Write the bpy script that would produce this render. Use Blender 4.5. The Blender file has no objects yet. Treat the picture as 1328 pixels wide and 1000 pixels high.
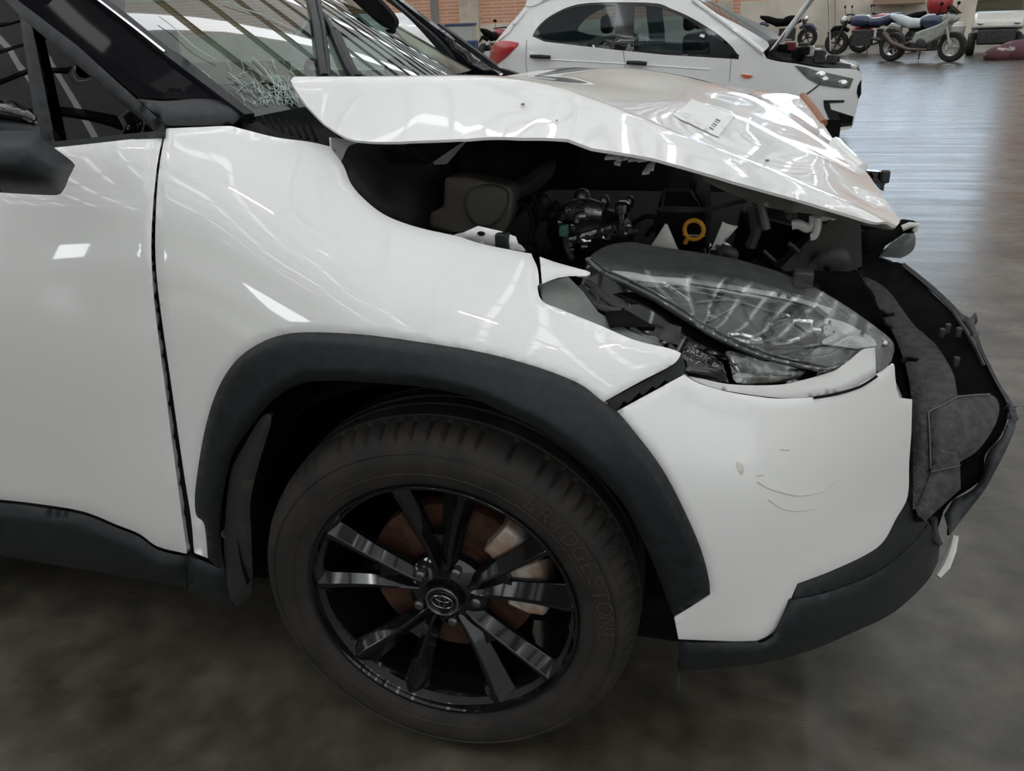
import bpy, bmesh, math, random
import numpy as np
from mathutils import Vector, Matrix
from mathutils.geometry import delaunay_2d_cdt
random.seed(7)
SC = bpy.context.scene
COL = SC.collection
rad = math.radians

# ------------------------------------------------------------------ camera (surveyed from the wheel circle, the sill and the horizon)
FPX = 1050.0
YAW, PIT, ROLL = rad(-16.12), rad(24.43), rad(-2.32)
CAM = np.array([.446, -1.039, 1.262])
_f = np.array([math.sin(YAW)*math.cos(PIT), math.cos(YAW)*math.cos(PIT), -math.sin(PIT)])
_r0 = np.array([math.cos(YAW), -math.sin(YAW), 0.0]); _u0 = np.cross(_r0, _f)
_r = math.cos(ROLL)*_r0 + math.sin(ROLL)*_u0
_u = -math.sin(ROLL)*_r0 + math.cos(ROLL)*_u0
cd = bpy.data.cameras.new('camera'); co = bpy.data.objects.new('camera', cd); COL.objects.link(co)
cd.sensor_width = 36.0; cd.lens = FPX/1328*36.0; cd.clip_start = .05; cd.clip_end = 300
co.matrix_world = Matrix([[_r[0], _u[0], -_f[0], CAM[0]], [_r[1], _u[1], -_f[1], CAM[1]], [_r[2], _u[2], -_f[2], CAM[2]], [0, 0, 0, 1]])
SC.camera = co

# ------------------------------------------------------------------ world and exposure
w = bpy.data.worlds.new('overcast'); SC.world = w; w.use_nodes = True
bg = w.node_tree.nodes['Background']; bg.inputs[0].default_value = (.93, .97, 1.0, 1); bg.inputs[1].default_value = 1.15
SC.view_settings.view_transform = 'Standard'; SC.view_settings.look = 'None'
SC.view_settings.exposure = 0.16; SC.view_settings.gamma = 1.0; SC.view_settings.use_curve_mapping = False
SC.cycles.use_denoising = True
SC.cycles.max_bounces = 8; SC.cycles.diffuse_bounces = 3; SC.cycles.glossy_bounces = 4; SC.cycles.transparent_max_bounces = 12
SC.cycles.caustics_reflective = False; SC.cycles.caustics_refractive = False
SKYLIGHT = 3.6
ROOFGLOW = .62
ADDED_LAMP = 16.0
CLERESTORY = 2.7

# ------------------------------------------------------------------ geometry helpers
def ray(px, py): return _f + _r*((px-664)/FPX) - _u*((py-500)/FPX)
def at(px, py, y):
    d = ray(px, py); return CAM + d*((y-CAM[1])/d[1])
def atz(px, py, z):
    d = ray(px, py); return CAM + d*((z-CAM[2])/d[2])
def pr(p):
    d = np.array(p, float)-CAM; z = d @ _f
    return 664+FPX*(d @ _r)/z, 500-FPX*(d @ _u)/z
def pts(s): return [tuple(float(v) for v in t.split(',')) for t in s.split()]
def sm(s, n=5):
    """smooth curve through the listed points"""
    P = [np.array(p) for p in (pts(s) if isinstance(s, str) else s)]
    if len(P) < 3: return [tuple(p) for p in P]
    P = [2*P[0]-P[1]] + P + [2*P[-1]-P[-2]]
    out = []
    for i in range(1, len(P)-2):
        a, b, c, d = P[i-1:i+3]
        for k in range(n):
            t = k/n
            out.append(tuple(.5*((2*b)+(c-a)*t+(2*a-5*b+4*c-d)*t*t+(3*b-a-3*c+d)*t**3)))
    out.append(tuple(P[-2])); return out
class Tps:
    """smooth surface through surveyed points: inverse depth is interpolated, so flat stays flat"""
    def __init__(s, ctrl, extra=(), lam=.01):
        c = [(a, b, ray(a, b)[1]/(y-CAM[1])) for a, b, y in ctrl]
        for p in extra:
            q = pr(p); d = ray(*q); c.append((q[0], q[1], d[1]/(p[1]-CAM[1])))
        c = np.array(c); s.x = c[:, :2]/500.0; n = len(c)
        r2 = ((s.x[:, None]-s.x[None])**2).sum(2); K = .5*r2*np.log(r2+1e-12)
        A = np.zeros((n+3, n+3)); A[:n, :n] = K + np.eye(n)*lam; A[:n, n] = 1; A[:n, n+1:] = s.x; A[n, :n] = 1; A[n+1:, :n] = s.x.T
        s.c = np.linalg.solve(A, np.concatenate([c[:, 2], np.zeros(3)]))
    def t(s, px, py):
        q = np.array([px, py])/500.0; r2 = ((s.x-q)**2).sum(1); n = len(s.x)
        return 1.0/((.5*r2*np.log(r2+1e-12)) @ s.c[:n] + s.c[n] + s.c[n+1:] @ q)
    def __call__(s, px, py, off=0.0):
        d = ray(px, py); return CAM + d*(s.t(px, py) - off/d[1])
class Height:
    """smooth height field over the ground plan, met by the view ray"""
    def __init__(s, pts3, lam=.002):
        c = np.array(pts3, float); s.x = c[:, :2]; n = len(c); r2 = ((s.x[:, None]-s.x[None])**2).sum(2); K = .5*r2*np.log(r2+1e-12)
        A = np.zeros((n+3, n+3)); A[:n, :n] = K + np.eye(n)*lam; A[:n, n] = 1; A[:n, n+1:] = s.x; A[n, :n] = 1; A[n+1:, :n] = s.x.T
        s.c = np.linalg.solve(A, np.concatenate([c[:, 2], np.zeros(3)]))
        s.ts = np.linspace(.95, 3.3, 260)
    def z(s, q):
        q = np.atleast_2d(q); r2 = ((q[:, None]-s.x[None])**2).sum(2); n = len(s.x)
        return (.5*r2*np.log(r2+1e-12)) @ s.c[:n] + s.c[n] + q @ s.c[n+1:]
    def H(s, q): return s.z(q)
    def t(s, px, py):
        d = ray(px, py); P = CAM+d*s.ts[:, None]; g = P[:, 2]-s.H(P[:, :2]); k = np.where((g[:-1] > 0) & (g[1:] <= 0))[0]
        if len(k): k = k[0]; return s.ts[k]+(s.ts[k+1]-s.ts[k])*g[k]/(g[k]-g[k+1])
        return s.ts[np.argmin(g)]
    def __call__(s, px, py, off=0.0):
        d = ray(px, py); return CAM + d*(s.t(px, py) - off/d[1])
def flat(y): return lambda px, py, off=0.0: at(px, py, y-off)

def link(o, parent=None, base=None):
    COL.objects.link(o)
    if parent is not None:
        o.parent = parent
        if base is None: o.matrix_parent_inverse = wm(parent).inverted()
    return o
def wm(o):
    m = Matrix.LocRotScale(o.location, o.rotation_euler, o.scale)
    return (wm(o.parent) @ o.matrix_parent_inverse @ m) if o.parent else m
def tag(o, label=None, cat=None, group=None, kind=None):
    if label: o['label'] = label
    if cat: o['category'] = cat
    if group: o['group'] = group
    if kind: o['kind'] = kind
    return o
def thing(name, loc, label, cat, group=None, rz=0):
    o = bpy.data.objects.new(name, None); o.empty_display_size = .1; o.location = loc; o.rotation_euler = (0, 0, rz); COL.objects.link(o)
    return tag(o, label, cat, group)
def mesh_obj(name, verts, faces, m, parent=None, local=False, angle=35, smooth=True):
    me = bpy.data.meshes.new(name); me.from_pydata([tuple(v) for v in verts], [], faces); me.update()
    me.materials.append(m)
    if smooth:
        me.shade_smooth(); me.set_sharp_from_angle(angle=rad(angle))
    o = bpy.data.objects.new(name, me); link(o, parent, base=True if local else None); return o

class MB:
    def __init__(s): s.v = []; s.f = []
    def add(s, v, f):
        n = len(s.v); s.v += [np.array(p, float) for p in v]; s.f += [tuple(i+n for i in q) for q in f]; return s
    def box(s, c, d, R=None):
        c = np.array(c, float); v = []
        for x in (-.5, .5):
            for y in (-.5, .5):
                for z in (-.5, .5):
                    p = np.array([x*d[0], y*d[1], z*d[2]]); v.append(c + (R @ p if R is not None else p))
        return s.add(v, [(0, 1, 3, 2), (4, 6, 7, 5), (0, 4, 5, 1), (2, 3, 7, 6), (0, 2, 6, 4), (1, 5, 7, 3)])
    def tube(s, P, r, n=8, caps=True):
        P = [np.array(p, float) for p in P]; R = r if hasattr(r, '__len__') else [r]*len(P)
        v = []; up = None
        for i, p in enumerate(P):
            t = P[min(i+1, len(P)-1)]-P[max(i-1, 0)]; t = t/(np.linalg.norm(t)+1e-12)
            if up is None: up = np.array([0, 0, 1.0]) if abs(t[2]) < .9 else np.array([1.0, 0, 0])
            a = np.cross(t, up); a /= np.linalg.norm(a)+1e-12; b = np.cross(a, t); up = b
            for k in range(n):
                q = 2*math.pi*k/n; v.append(p + R[i]*(a*math.cos(q)+b*math.sin(q)))
        f = [(i*n+k, i*n+(k+1) % n, (i+1)*n+(k+1) % n, (i+1)*n+k) for i in range(len(P)-1) for k in range(n)]
        if caps: f += [tuple(range(n))[::-1], tuple((len(P)-1)*n+k for k in range(n))]
        return s.add(v, f)
    def cyl(s, a, b, r, n=16, r2=None): return s.tube([a, b], [r, r if r2 is None else r2], n)
    def lathe(s, prof, c=(0, 0, 0), axis='y', n=48, fn=None):
        """profile of (radius, along axis)"""
        v = []
        for k in range(n):
            q = 2*math.pi*k/n
            for j, (r, h) in enumerate(prof):
                rr, hh = (r, h) if fn is None else fn(r, h, q, j)
                a, b = rr*math.cos(q), rr*math.sin(q)
                v.append((c[0]+a, c[1]+hh, c[2]+b) if axis == 'y' else ((c[0]+a, c[1]+b, c[2]+hh) if axis == 'z' else (c[0]+hh, c[1]+a, c[2]+b)))
        m = len(prof)
        f = [(k*m+j, k*m+j+1, ((k+1) % n)*m+j+1, ((k+1) % n)*m+j) for k in range(n) for j in range(m-1)]
        return s.add(v, f)
    def ball(s, c, r, n=14, m=9):
        r = r if hasattr(r, '__len__') else (r, r, r)
        v = [(c[0], c[1], c[2]-r[2])]
        for j in range(1, m):
            a = -math.pi/2+math.pi*j/m
            for k in range(n):
                q = 2*math.pi*k/n; v.append((c[0]+r[0]*math.cos(a)*math.cos(q), c[1]+r[1]*math.cos(a)*math.sin(q), c[2]+r[2]*math.sin(a)))
        v.append((c[0], c[1], c[2]+r[2])); L = len(v)-1
        f = [(0, 1+(k+1) % n, 1+k) for k in range(n)] + [(L, L-n+k, L-n+(k+1) % n) for k in range(n)]
        f += [(1+j*n+k, 1+j*n+(k+1) % n, 1+(j+1)*n+(k+1) % n, 1+(j+1)*n+k) for j in range(m-2) for k in range(n)]
        return s.add(v, f)
    def prism(s, ring, vec):
        n = len(ring); vec = np.array(vec, float)
        return s.add(list(ring)+[np.array(p, float)+vec for p in ring],
                     [tuple(range(n))[::-1], tuple(range(n, 2*n))]+[(i, (i+1) % n, n+(i+1) % n, n+i) for i in range(n)])
    def loft(s, rings, caps=True):
        n = len(rings[0]); v = [p for r in rings for p in r]
        f = [(i*n+k, i*n+(k+1) % n, (i+1)*n+(k+1) % n, (i+1)*n+k) for i in range(len(rings)-1) for k in range(n)]
        if caps: f += [tuple(range(n))[::-1], tuple((len(rings)-1)*n+k for k in range(n))]
        return s.add(v, f)
    def xf(s, M):
        M = np.array(M); s.v = [M[:3, :3] @ p + M[:3, 3] for p in s.v]; return s
    def build(s, name, m, parent=None, local=False, angle=35, smooth=True, bev=0):
        o = mesh_obj(name, s.v, s.f, m, parent, local, angle, smooth)
        b = bmesh.new(); b.from_mesh(o.data); bmesh.ops.recalc_face_normals(b, faces=b.faces); b.to_mesh(o.data); b.free()
        if smooth: o.data.set_sharp_from_angle(angle=rad(angle))
        if bev:
            md = o.modifiers.new('edge', 'BEVEL'); md.width = bev; md.segments = 2; md.limit_method = 'ANGLE'
        return o

def grid_panel(outline, sp, holes=()):
    def dens(P):
        out = []
        for i, a in enumerate(P):
            b = P[(i+1) % len(P)]; L = math.hypot(b[0]-a[0], b[1]-a[1])
            if L < 1e-6: continue
            n = max(1, int(math.ceil(L/sp)))
            out += [(a[0]+(b[0]-a[0])*k/n, a[1]+(b[1]-a[1])*k/n) for k in range(n)]
        return out
    loops = [dens(outline)]+[dens(h) for h in holes]
    v2, ed = [], []
    for L in loops:
        n = len(v2); v2 += L; ed += [(n+i, n+(i+1) % len(L)) for i in range(len(L))]
    nb = len(v2)
    A = np.array(v2)[[e[0] for e in ed]]; B = np.array(v2)[[e[1] for e in ed]]
    def inside(p):
        y1, y2 = A[:, 1], B[:, 1]; c = (y1 > p[1]) != (y2 > p[1])
        xx = A[c, 0]+(p[1]-y1[c])/(y2[c]-y1[c])*(B[c, 0]-A[c, 0]); return (xx > p[0]).sum() % 2 == 1
    def dist(p):
        ab = B-A; t = np.clip(((p-A)*ab).sum(1)/((ab*ab).sum(1)+1e-12), 0, 1); return np.sqrt((((A+ab*t[:, None])-p)**2).sum(1).min())
    x0, y0 = np.min(v2, axis=0); x1, y1 = np.max(v2, axis=0)
    j = 0; yy = y0+sp*.5
    D = [0.0]*nb
    while yy < y1:
        xx = x0+sp*(.5 if j % 2 else 1.0)
        while xx < x1:
            p = np.array([xx, yy])
            if inside(p):
                d = dist(p)
                if d > sp*.55: v2.append((xx, yy)); D.append(d)
            xx += sp
        yy += sp*.87; j += 1
    r = delaunay_2d_cdt([Vector(p) for p in v2], ed, [], 0, 1e-5)
    V = [(p.x, p.y) for p in r[0]]; DD = [D[o[0]] if o else 0.0 for o in r[3]]
    return V, DD, [tuple(t) for t in r[2] if inside((sum(V[i][0] for i in t)/3, sum(V[i][1] for i in t)/3))]
def panel(name, outline, lift, m, parent, sp=8, th=.004, off=0.0, dome=0.0, domeD=10.0, holes=(), local=False, back=None):
    """sheet-metal style panel: outline surveyed along the view rays, lying on the surface `lift`, with thickness"""
    V, D, F = grid_panel(outline, sp, holes)
    P = np.array([lift(x, y, off+(dome*(1-(1-min(d/domeD, 1))**2) if dome else 0)) for (x, y), d in zip(V, D)])
    F = np.array(F)
    n = np.cross(P[F[:, 1]]-P[F[:, 0]], P[F[:, 2]]-P[F[:, 0]])
    if (n*(CAM-P[F[:, 0]])).sum() < 0: F = F[:, ::-1]; n = -n
    N = np.zeros_like(P)
    for k in range(3): np.add.at(N, F[:, k], n)
    N /= np.linalg.norm(N, axis=1)[:, None]+1e-12
    if back == 'ray': Q = P + (P-CAM)/np.linalg.norm(P-CAM, axis=1)[:, None]*th
    elif back is not None: Q = P + np.array(back)*np.ones((len(P), 1))
    else: Q = P - N*th
    nv = len(P); cnt = {}
    for t in F:
        for a, b in ((t[0], t[1]), (t[1], t[2]), (t[2], t[0])): cnt[(a, b)] = 1
    rim = [(a, b) for (a, b) in cnt if (b, a) not in cnt]
    faces = [tuple(int(i) for i in t) for t in F] + [tuple(int(i)+nv for i in t[::-1]) for t in F] + [(int(b), int(a), int(a)+nv, int(b)+nv) for a, b in rim]
    me = bpy.data.meshes.new(name); me.from_pydata([tuple(p) for p in P]+[tuple(q) for q in Q], [], faces); me.update(); me.materials.append(m)
    me.shade_smooth()
    R = set((min(a, b), max(a, b)) for a, b in rim) | set((min(a, b)+nv, max(a, b)+nv) for a, b in rim)
    sh = [(min(e.vertices), max(e.vertices)) in R for e in me.edges]
    at_ = me.attributes.get('sharp_edge') or me.attributes.new('sharp_edge', 'BOOLEAN', 'EDGE')
    at_.data.foreach_set('value', sh)
    o = bpy.data.objects.new(name, me); link(o, parent, base=True if local else None); return o
def line_px(s, lift, off=0.0, n=4): return [lift(x, y, off) for x, y in sm(s, n)]

# ------------------------------------------------------------------ materials
def mat(name, col, rough=.5, metal=0, spec=.5, coat=0, noise=.06, scale=30, bump=0, emit=None, es=0, col2=None, lo=.4, hi=.6, bscale=None):
    m = bpy.data.materials.new(name); m.use_nodes = True; nt = m.node_tree; b = nt.nodes['Principled BSDF']
    b.inputs['Roughness'].default_value = rough; b.inputs['Metallic'].default_value = metal; b.inputs['Specular IOR Level'].default_value = spec
    b.inputs['Coat Weight'].default_value = coat; b.inputs['Coat Roughness'].default_value = .03
    tc = nt.nodes.new('ShaderNodeTexCoord'); nz = nt.nodes.new('ShaderNodeTexNoise'); nz.inputs['Scale'].default_value = scale; nz.inputs['Detail'].default_value = 5
    nt.links.new(tc.outputs['Object'], nz.inputs['Vector'])
    cr = nt.nodes.new('ShaderNodeValToRGB'); cr.color_ramp.elements[0].position = lo; cr.color_ramp.elements[1].position = hi
    c2 = col2 or tuple(min(1, c*(1+noise)) for c in col); c1 = col if col2 else tuple(c*(1-noise) for c in col)
    cr.color_ramp.elements[0].color = (*c1, 1); cr.color_ramp.elements[1].color = (*c2, 1)
    nt.links.new(nz.outputs['Fac'], cr.inputs[0]); nt.links.new(cr.outputs[0], b.inputs['Base Color'])
    if bump:
        bp = nt.nodes.new('ShaderNodeBump'); bp.inputs['Strength'].default_value = bump; bp.inputs['Distance'].default_value = .01
        n2 = nz
        if bscale:
            n2 = nt.nodes.new('ShaderNodeTexNoise'); n2.inputs['Scale'].default_value = bscale; n2.inputs['Detail'].default_value = 4; nt.links.new(tc.outputs['Object'], n2.inputs['Vector'])
        nt.links.new(n2.outputs['Fac'], bp.inputs['Height']); nt.links.new(bp.outputs[0], b.inputs['Normal'])
    if emit: b.inputs['Emission Color'].default_value = (*emit, 1); b.inputs['Emission Strength'].default_value = es
    return m
def glass(name, tint=(1, 1, 1), refl=1.0, ior=1.5, rough=.01, bump=0, scale=4, haze=0):
    m = bpy.data.materials.new(name); m.use_nodes = True; nt = m.node_tree; nt.nodes.clear()
    out = nt.nodes.new('ShaderNodeOutputMaterial'); mx = nt.nodes.new('ShaderNodeMixShader')
    tr = nt.nodes.new('ShaderNodeBsdfTransparent'); tr.inputs[0].default_value = (*tint, 1)
    gl = nt.nodes.new('ShaderNodeBsdfGlossy'); gl.inputs['Roughness'].default_value = rough; gl.inputs[0].default_value = (refl, refl, refl, 1)
    fr = nt.nodes.new('ShaderNodeFresnel')
    ge = nt.nodes.new('ShaderNodeNewGeometry'); mi = nt.nodes.new('ShaderNodeMapRange'); mi.inputs[3].default_value = ior; mi.inputs[4].default_value = 1/ior   # both faces of a pane reflect alike
    nt.links.new(ge.outputs['Backfacing'], mi.inputs[0]); nt.links.new(mi.outputs[0], fr.inputs[0])
    src = tr.outputs[0]
    if haze:
        df = nt.nodes.new('ShaderNodeBsdfDiffuse'); df.inputs[0].default_value = (.6, .61, .6, 1); m2 = nt.nodes.new('ShaderNodeMixShader')
        tc = nt.nodes.new('ShaderNodeTexCoord'); mp = nt.nodes.new('ShaderNodeMapping'); mp.inputs['Scale'].default_value = (2, 60, 60); nz = nt.nodes.new('ShaderNodeTexNoise'); nz.inputs['Scale'].default_value = 2.5; nz.inputs['Detail'].default_value = 6
        mr = nt.nodes.new('ShaderNodeMapRange'); mr.inputs[1].default_value = .35; mr.inputs[2].default_value = .75; mr.inputs[3].default_value = haze*.4; mr.inputs[4].default_value = haze*1.8
        nt.links.new(tc.outputs['Object'], mp.inputs[0]); nt.links.new(mp.outputs[0], nz.inputs['Vector']); nt.links.new(nz.outputs['Fac'], mr.inputs[0]); nt.links.new(mr.outputs[0], m2.inputs[0])
        nt.links.new(src, m2.inputs[1]); nt.links.new(df.outputs[0], m2.inputs[2]); src = m2.outputs[0]
    nt.links.new(fr.outputs[0], mx.inputs[0]); nt.links.new(src, mx.inputs[1]); nt.links.new(gl.outputs[0], mx.inputs[2]); nt.links.new(mx.outputs[0], out.inputs[0])
    if bump:
        tc = nt.nodes.new('ShaderNodeTexCoord'); nz = nt.nodes.new('ShaderNodeTexNoise'); nz.inputs['Scale'].default_value = scale
        bp = nt.nodes.new('ShaderNodeBump'); bp.inputs['Strength'].default_value = bump; bp.inputs['Distance'].default_value = .02
        nt.links.new(tc.outputs['Object'], nz.inputs['Vector']); nt.links.new(nz.outputs['Fac'], bp.inputs['Height'])
        nt.links.new(bp.outputs[0], gl.inputs['Normal']); nt.links.new(bp.outputs[0], fr.inputs['Normal'])
    return m
def emitter(name, col, s):
    m = bpy.data.materials.new(name); m.use_nodes = True; nt = m.node_tree; nt.nodes.clear()
    out = nt.nodes.new('ShaderNodeOutputMaterial'); e = nt.nodes.new('ShaderNodeEmission'); e.inputs[0].default_value = (*col, 1); e.inputs[1].default_value = s
    nt.links.new(e.outputs[0], out.inputs[0]); return m

PAINT = mat('white_paint', (.80, .80, .775), .32, spec=.5, coat=1.0, noise=.012, scale=3)
PAINT2 = mat('white_paint_hatch', (.84, .85, .84), .3, coat=.8, noise=.02, scale=3)
PLASTIC = mat('black_plastic', (.0105, .0125, .0145), .45, spec=.36, noise=.25, scale=60, bump=.08, bscale=900)
PLASTIC_D = mat('dusty_plastic', (.017, .016, .015), .7, noise=.5, scale=14, col2=(.06, .055, .045), lo=.55, hi=.85)
FOAM = mat('foam_grey', (.045, .045, .042), .75, noise=.3, scale=50, bump=.5, bscale=180)
GLOSS = mat('gloss_black', (.006, .006, .008), .08, spec=.5, coat=.6, noise=.1)
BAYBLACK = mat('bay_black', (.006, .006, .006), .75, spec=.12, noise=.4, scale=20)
PILBLK = mat('pillar_black', (.007, .007, .008), .12, spec=.0, coat=.04, noise=.1)
BAYGREY = mat('bay_grey', (.035, .034, .032), .55, noise=.35, scale=14)
BAYBROWN = mat('bay_brown', (.075, .068, .058), .6, noise=.3, scale=12, col2=(.055, .04, .03))
RUBBER = mat('tyre_rubber', (.0165, .0150, .0135), .66, spec=.35, noise=.3, scale=16, col2=(.028, .024, .020), bump=.15, bscale=260)
LETTER = mat('tyre_letter', (.032, .024, .020), .6)
RIMBLK = mat('rim_gloss_black', (.004, .004, .005), .07, spec=.46, coat=.15, noise=.1)
ALLOY = mat('cast_alloy', (.42, .41, .39), .38, metal=.9, noise=.25, scale=40, bump=.2, bscale=120)
STEEL = mat('bright_steel', (.62, .62, .62), .22, metal=1, noise=.1, scale=30)
CHROME = mat('chrome', (.8, .8, .82), .06, metal=1, noise=.02)
RUST = mat('rusty_disc', (.045, .02, .012), .6, metal=.3, noise=.4, scale=25, col2=(.10, .042, .024))
CALIPER = mat('caliper_silver', (.5, .47, .42), .5, metal=.3, noise=.3, scale=30, col2=(.36, .24, .16))
NUT = mat('lug_nut', (.12, .12, .12), .35, metal=.8)
CAPRING = mat('cap_ring', (.18, .18, .19), .25, metal=.9)
PRIMER = mat('grey_primer', (.17, .185, .17), .5, noise=.25, scale=12)
CLEAR = glass('lamp_clear', (.94, .95, .94), .6, 1.42, .055, haze=.022)
WSGLASS = glass('windscreen_glass', (.30, .42, .355), .95, 2.05, .012, bump=.05, scale=3)
DARKGLASS = glass('side_glass', (.11, .13, .12), .55, 1.5, .01)
HATCHGLASS = glass('hatch_glass', (.46, .55, .57), .8, 1.4, .02)
CRACK = mat('glass_crack', (.42, .53, .47), .4, noise=.1)
REFLECTOR = mat('lamp_reflector', (.45, .46, .46), .16, metal=1, noise=.1, scale=12)
LAMPDARK = mat('lamp_dark_bezel', (.045, .047, .048), .3, spec=.5, noise=.25, scale=25, bump=.25, bscale=90)
LAMPSTRIP = mat('lamp_light_guide', (.55, .56, .56), .3, noise=.05)
LAMPGREY = mat('lamp_grey', (.13, .145, .145), .25, coat=.4)
GLINT = mat('foil', (.80, .79, .84), .25, metal=0, noise=.2, scale=60)  # pale colour standing in for bright reflections under the bonnet
YELLOW = mat('dipstick_yellow', (.80, .36, .04), .4)
TEAL = mat('teal_plug', (.10, .24, .20), .5)
LABELMAT = mat('label_film', (.80, .80, .77), .35, noise=.02)
INK = mat('label_ink', (.16, .16, .16), .6)
INKPALE = mat('label_ink_pale', (.62, .62, .58), .6)
SCUFF = mat('scuff', (.52, .51, .48), .6)
STAIN = mat('stain', (.62, .55, .40), .5)
WHITEPLASTIC = mat('white_plastic', (.66, .65, .60), .45)
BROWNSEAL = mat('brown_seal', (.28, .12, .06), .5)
HOODUNDER = mat('hood_underside', (.30, .30, .27), .45, coat=.3, noise=.1, scale=20, bump=.3, bscale=25)

# ------------------------------------------------------------------ the hall
def struct(o): o['kind'] = 'structure'; return o
def floor_mat():
    m = bpy.data.materials.new('polished_concrete'); m.use_nodes = True; nt = m.node_tree; b = nt.nodes['Principled BSDF']; L = nt.links.new
    tc = nt.nodes.new('ShaderNodeTexCoord')
    n1 = nt.nodes.new('ShaderNodeTexNoise'); n1.inputs['Scale'].default_value = 2.2; n1.inputs['Detail'].default_value = 9; n1.inputs['Roughness'].default_value = .65
    n2 = nt.nodes.new('ShaderNodeTexNoise'); n2.inputs['Scale'].default_value = 11; n2.inputs['Detail'].default_value = 8
    L(tc.outputs['Object'], n1.inputs['Vector']); L(tc.outputs['Object'], n2.inputs['Vector'])
    cr = nt.nodes.new('ShaderNodeValToRGB'); e = cr.color_ramp.elements; e[0].position = .36; e[0].color = (.038, .034, .023, 1); e[1].position = .66; e[1].color = (.108, .098, .076, 1)
    L(n1.outputs['Fac'], cr.inputs[0])
    mx = nt.nodes.new('ShaderNodeMix'); mx.data_type = 'RGBA'; mx.blend_type = 'OVERLAY'; mx.inputs[0].default_value = .35
    c2 = nt.nodes.new('ShaderNodeValToRGB'); c2.color_ramp.elements[0].position = .3; c2.color_ramp.elements[1].position = .7
    L(n2.outputs['Fac'], c2.inputs[0]); L(cr.outputs[0], mx.inputs[6]); L(c2.outputs[0], mx.inputs[7]); L(mx.outputs[2], b.inputs['Base Color'])
    mp = nt.nodes.new('ShaderNodeMapping'); mp.inputs['Scale'].default_value = (.5, 5, 1); n3 = nt.nodes.new('ShaderNodeTexNoise'); n3.inputs['Scale'].default_value = 1.6; n3.inputs['Detail'].default_value = 7
    L(tc.outputs['Object'], mp.inputs[0]); L(mp.outputs[0], n3.inputs['Vector'])
    rr = nt.nodes.new('ShaderNodeMapRange'); rr.inputs[1].default_value = .3; rr.inputs[2].default_value = .7; rr.inputs[3].default_value = .23; rr.inputs[4].default_value = .34
    L(n3.outputs['Fac'], rr.inputs[0]); L(rr.outputs[0], b.inputs['Roughness'])
    bp = nt.nodes.new('ShaderNodeBump'); bp.inputs['Strength'].default_value = .06; bp.inputs['Distance'].default_value = .02; L(n3.outputs['Fac'], bp.inputs['Height']); L(bp.outputs[0], b.inputs['Normal'])
    b.inputs['Specular IOR Level'].default_value = .5
    return m
def brick_mat():
    m = bpy.data.materials.new('orange_hollow_brick'); m.use_nodes = True; nt = m.node_tree; b = nt.nodes['Principled BSDF']; L = nt.links.new
    tc = nt.nodes.new('ShaderNodeTexCoord'); mp = nt.nodes.new('ShaderNodeMapping'); mp.inputs['Rotation'].default_value = (rad(90), 0, 0)
    br = nt.nodes.new('ShaderNodeTexBrick'); br.inputs['Color1'].default_value = (.74, .36, .22, 1); br.inputs['Color2'].default_value = (.80, .42, .27, 1); br.inputs['Mortar'].default_value = (.88, .64, .50, 1)
    br.inputs['Scale'].default_value = 1; br.inputs['Brick Width'].default_value = .9; br.inputs['Row Height'].default_value = .12; br.inputs['Mortar Size'].default_value = .018
    L(tc.outputs['Object'], mp.inputs[0]); L(mp.outputs[0], br.inputs['Vector']); L(br.outputs['Color'], b.inputs['Base Color']); b.inputs['Roughness'].default_value = .8
    return m
CONCRETE = floor_mat(); BRICK = brick_mat()
PLASTER = mat('plaster', (.78, .71, .60), .85, noise=.12, scale=.8)
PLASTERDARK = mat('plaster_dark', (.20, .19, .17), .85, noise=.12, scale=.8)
COLUMN = mat('column_plaster', (.66, .58, .46), .8, noise=.1, scale=3)
ROOFSHEET = mat('translucent_roof_sheet', (.62, .62, .60), .6, noise=.15, scale=2, emit=(.95, .97, 1.0), es=ROOFGLOW)  # glow added to the unseen roof to brighten the hall and its reflections
PURLIN = mat('purlin_steel', (.10, .10, .10), .6)
SKYL = emitter('skylight_sheet', (.95, .98, 1.0), SKYLIGHT)
TUBE = emitter('lamp_glow', (1.0, .99, .96), ADDED_LAMP)
ADDEDWINDOW = emitter('window_daylight', (.95, .98, 1.0), 9.0)
CLERE = emitter('clerestory_daylight', (.68, .84, 1.0), CLERESTORY)

WY = 31.0
struct(MB().box((0, 9, -.1), (90, 60, .2)).build('floor', CONCRETE, smooth=False))
wl = struct(MB().box((-20, WY+.15, .53), (40, .3, 1.06)).build('wall_back', PLASTER, smooth=False))
MB().box((-20, WY+.15, 5.45), (40, .3, 6.1)).build('plaster_panel', PLASTER, wl, smooth=False)
MB().box((-20, WY+.17, 1.73), (40, .3, 1.34)).build('brick_infill', BRICK, wl, smooth=False)
MB().box((20, WY+.15, .74), (40, .3, 1.48)).build('plaster_panel', PLASTER, wl, smooth=False)
MB().box((20, WY+.17, 4.99), (40, .3, 7.02)).build('brick_infill', BRICK, wl, smooth=False)
RH = 8.5
ceil = struct(MB().box((0, 9, RH+.05), (80, 46, .1)).build('ceiling', ROOFSHEET, smooth=False))
pur = [MB().box((0, y, RH-.12), (80, .10, .22)) for y in np.arange(-13, 31.5, 1.5)]
for b in pur: b.build('purlin', PURLIN, ceil, smooth=False)
for x in np.arange(-36, 38, 6.0): MB().box((x, 9, RH-.42), (.22, 46, .4)).build('rafter', PURLIN, ceil, smooth=False)
for x in np.arange(-30, 31, 2.0):
    MB().box((x, 9, RH-.005), (.26, 44, .012)).build('skylight_sheet', SKYL, ceil, smooth=False)
struct(MB().box((-38, 9, 4.25), (.3, 46, 8.5)).build('wall_left', PLASTER, smooth=False))
struct(MB().box((38, 9, 4.25), (.3, 46, 8.5)).build('wall_right', PLASTER, smooth=False))
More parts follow.
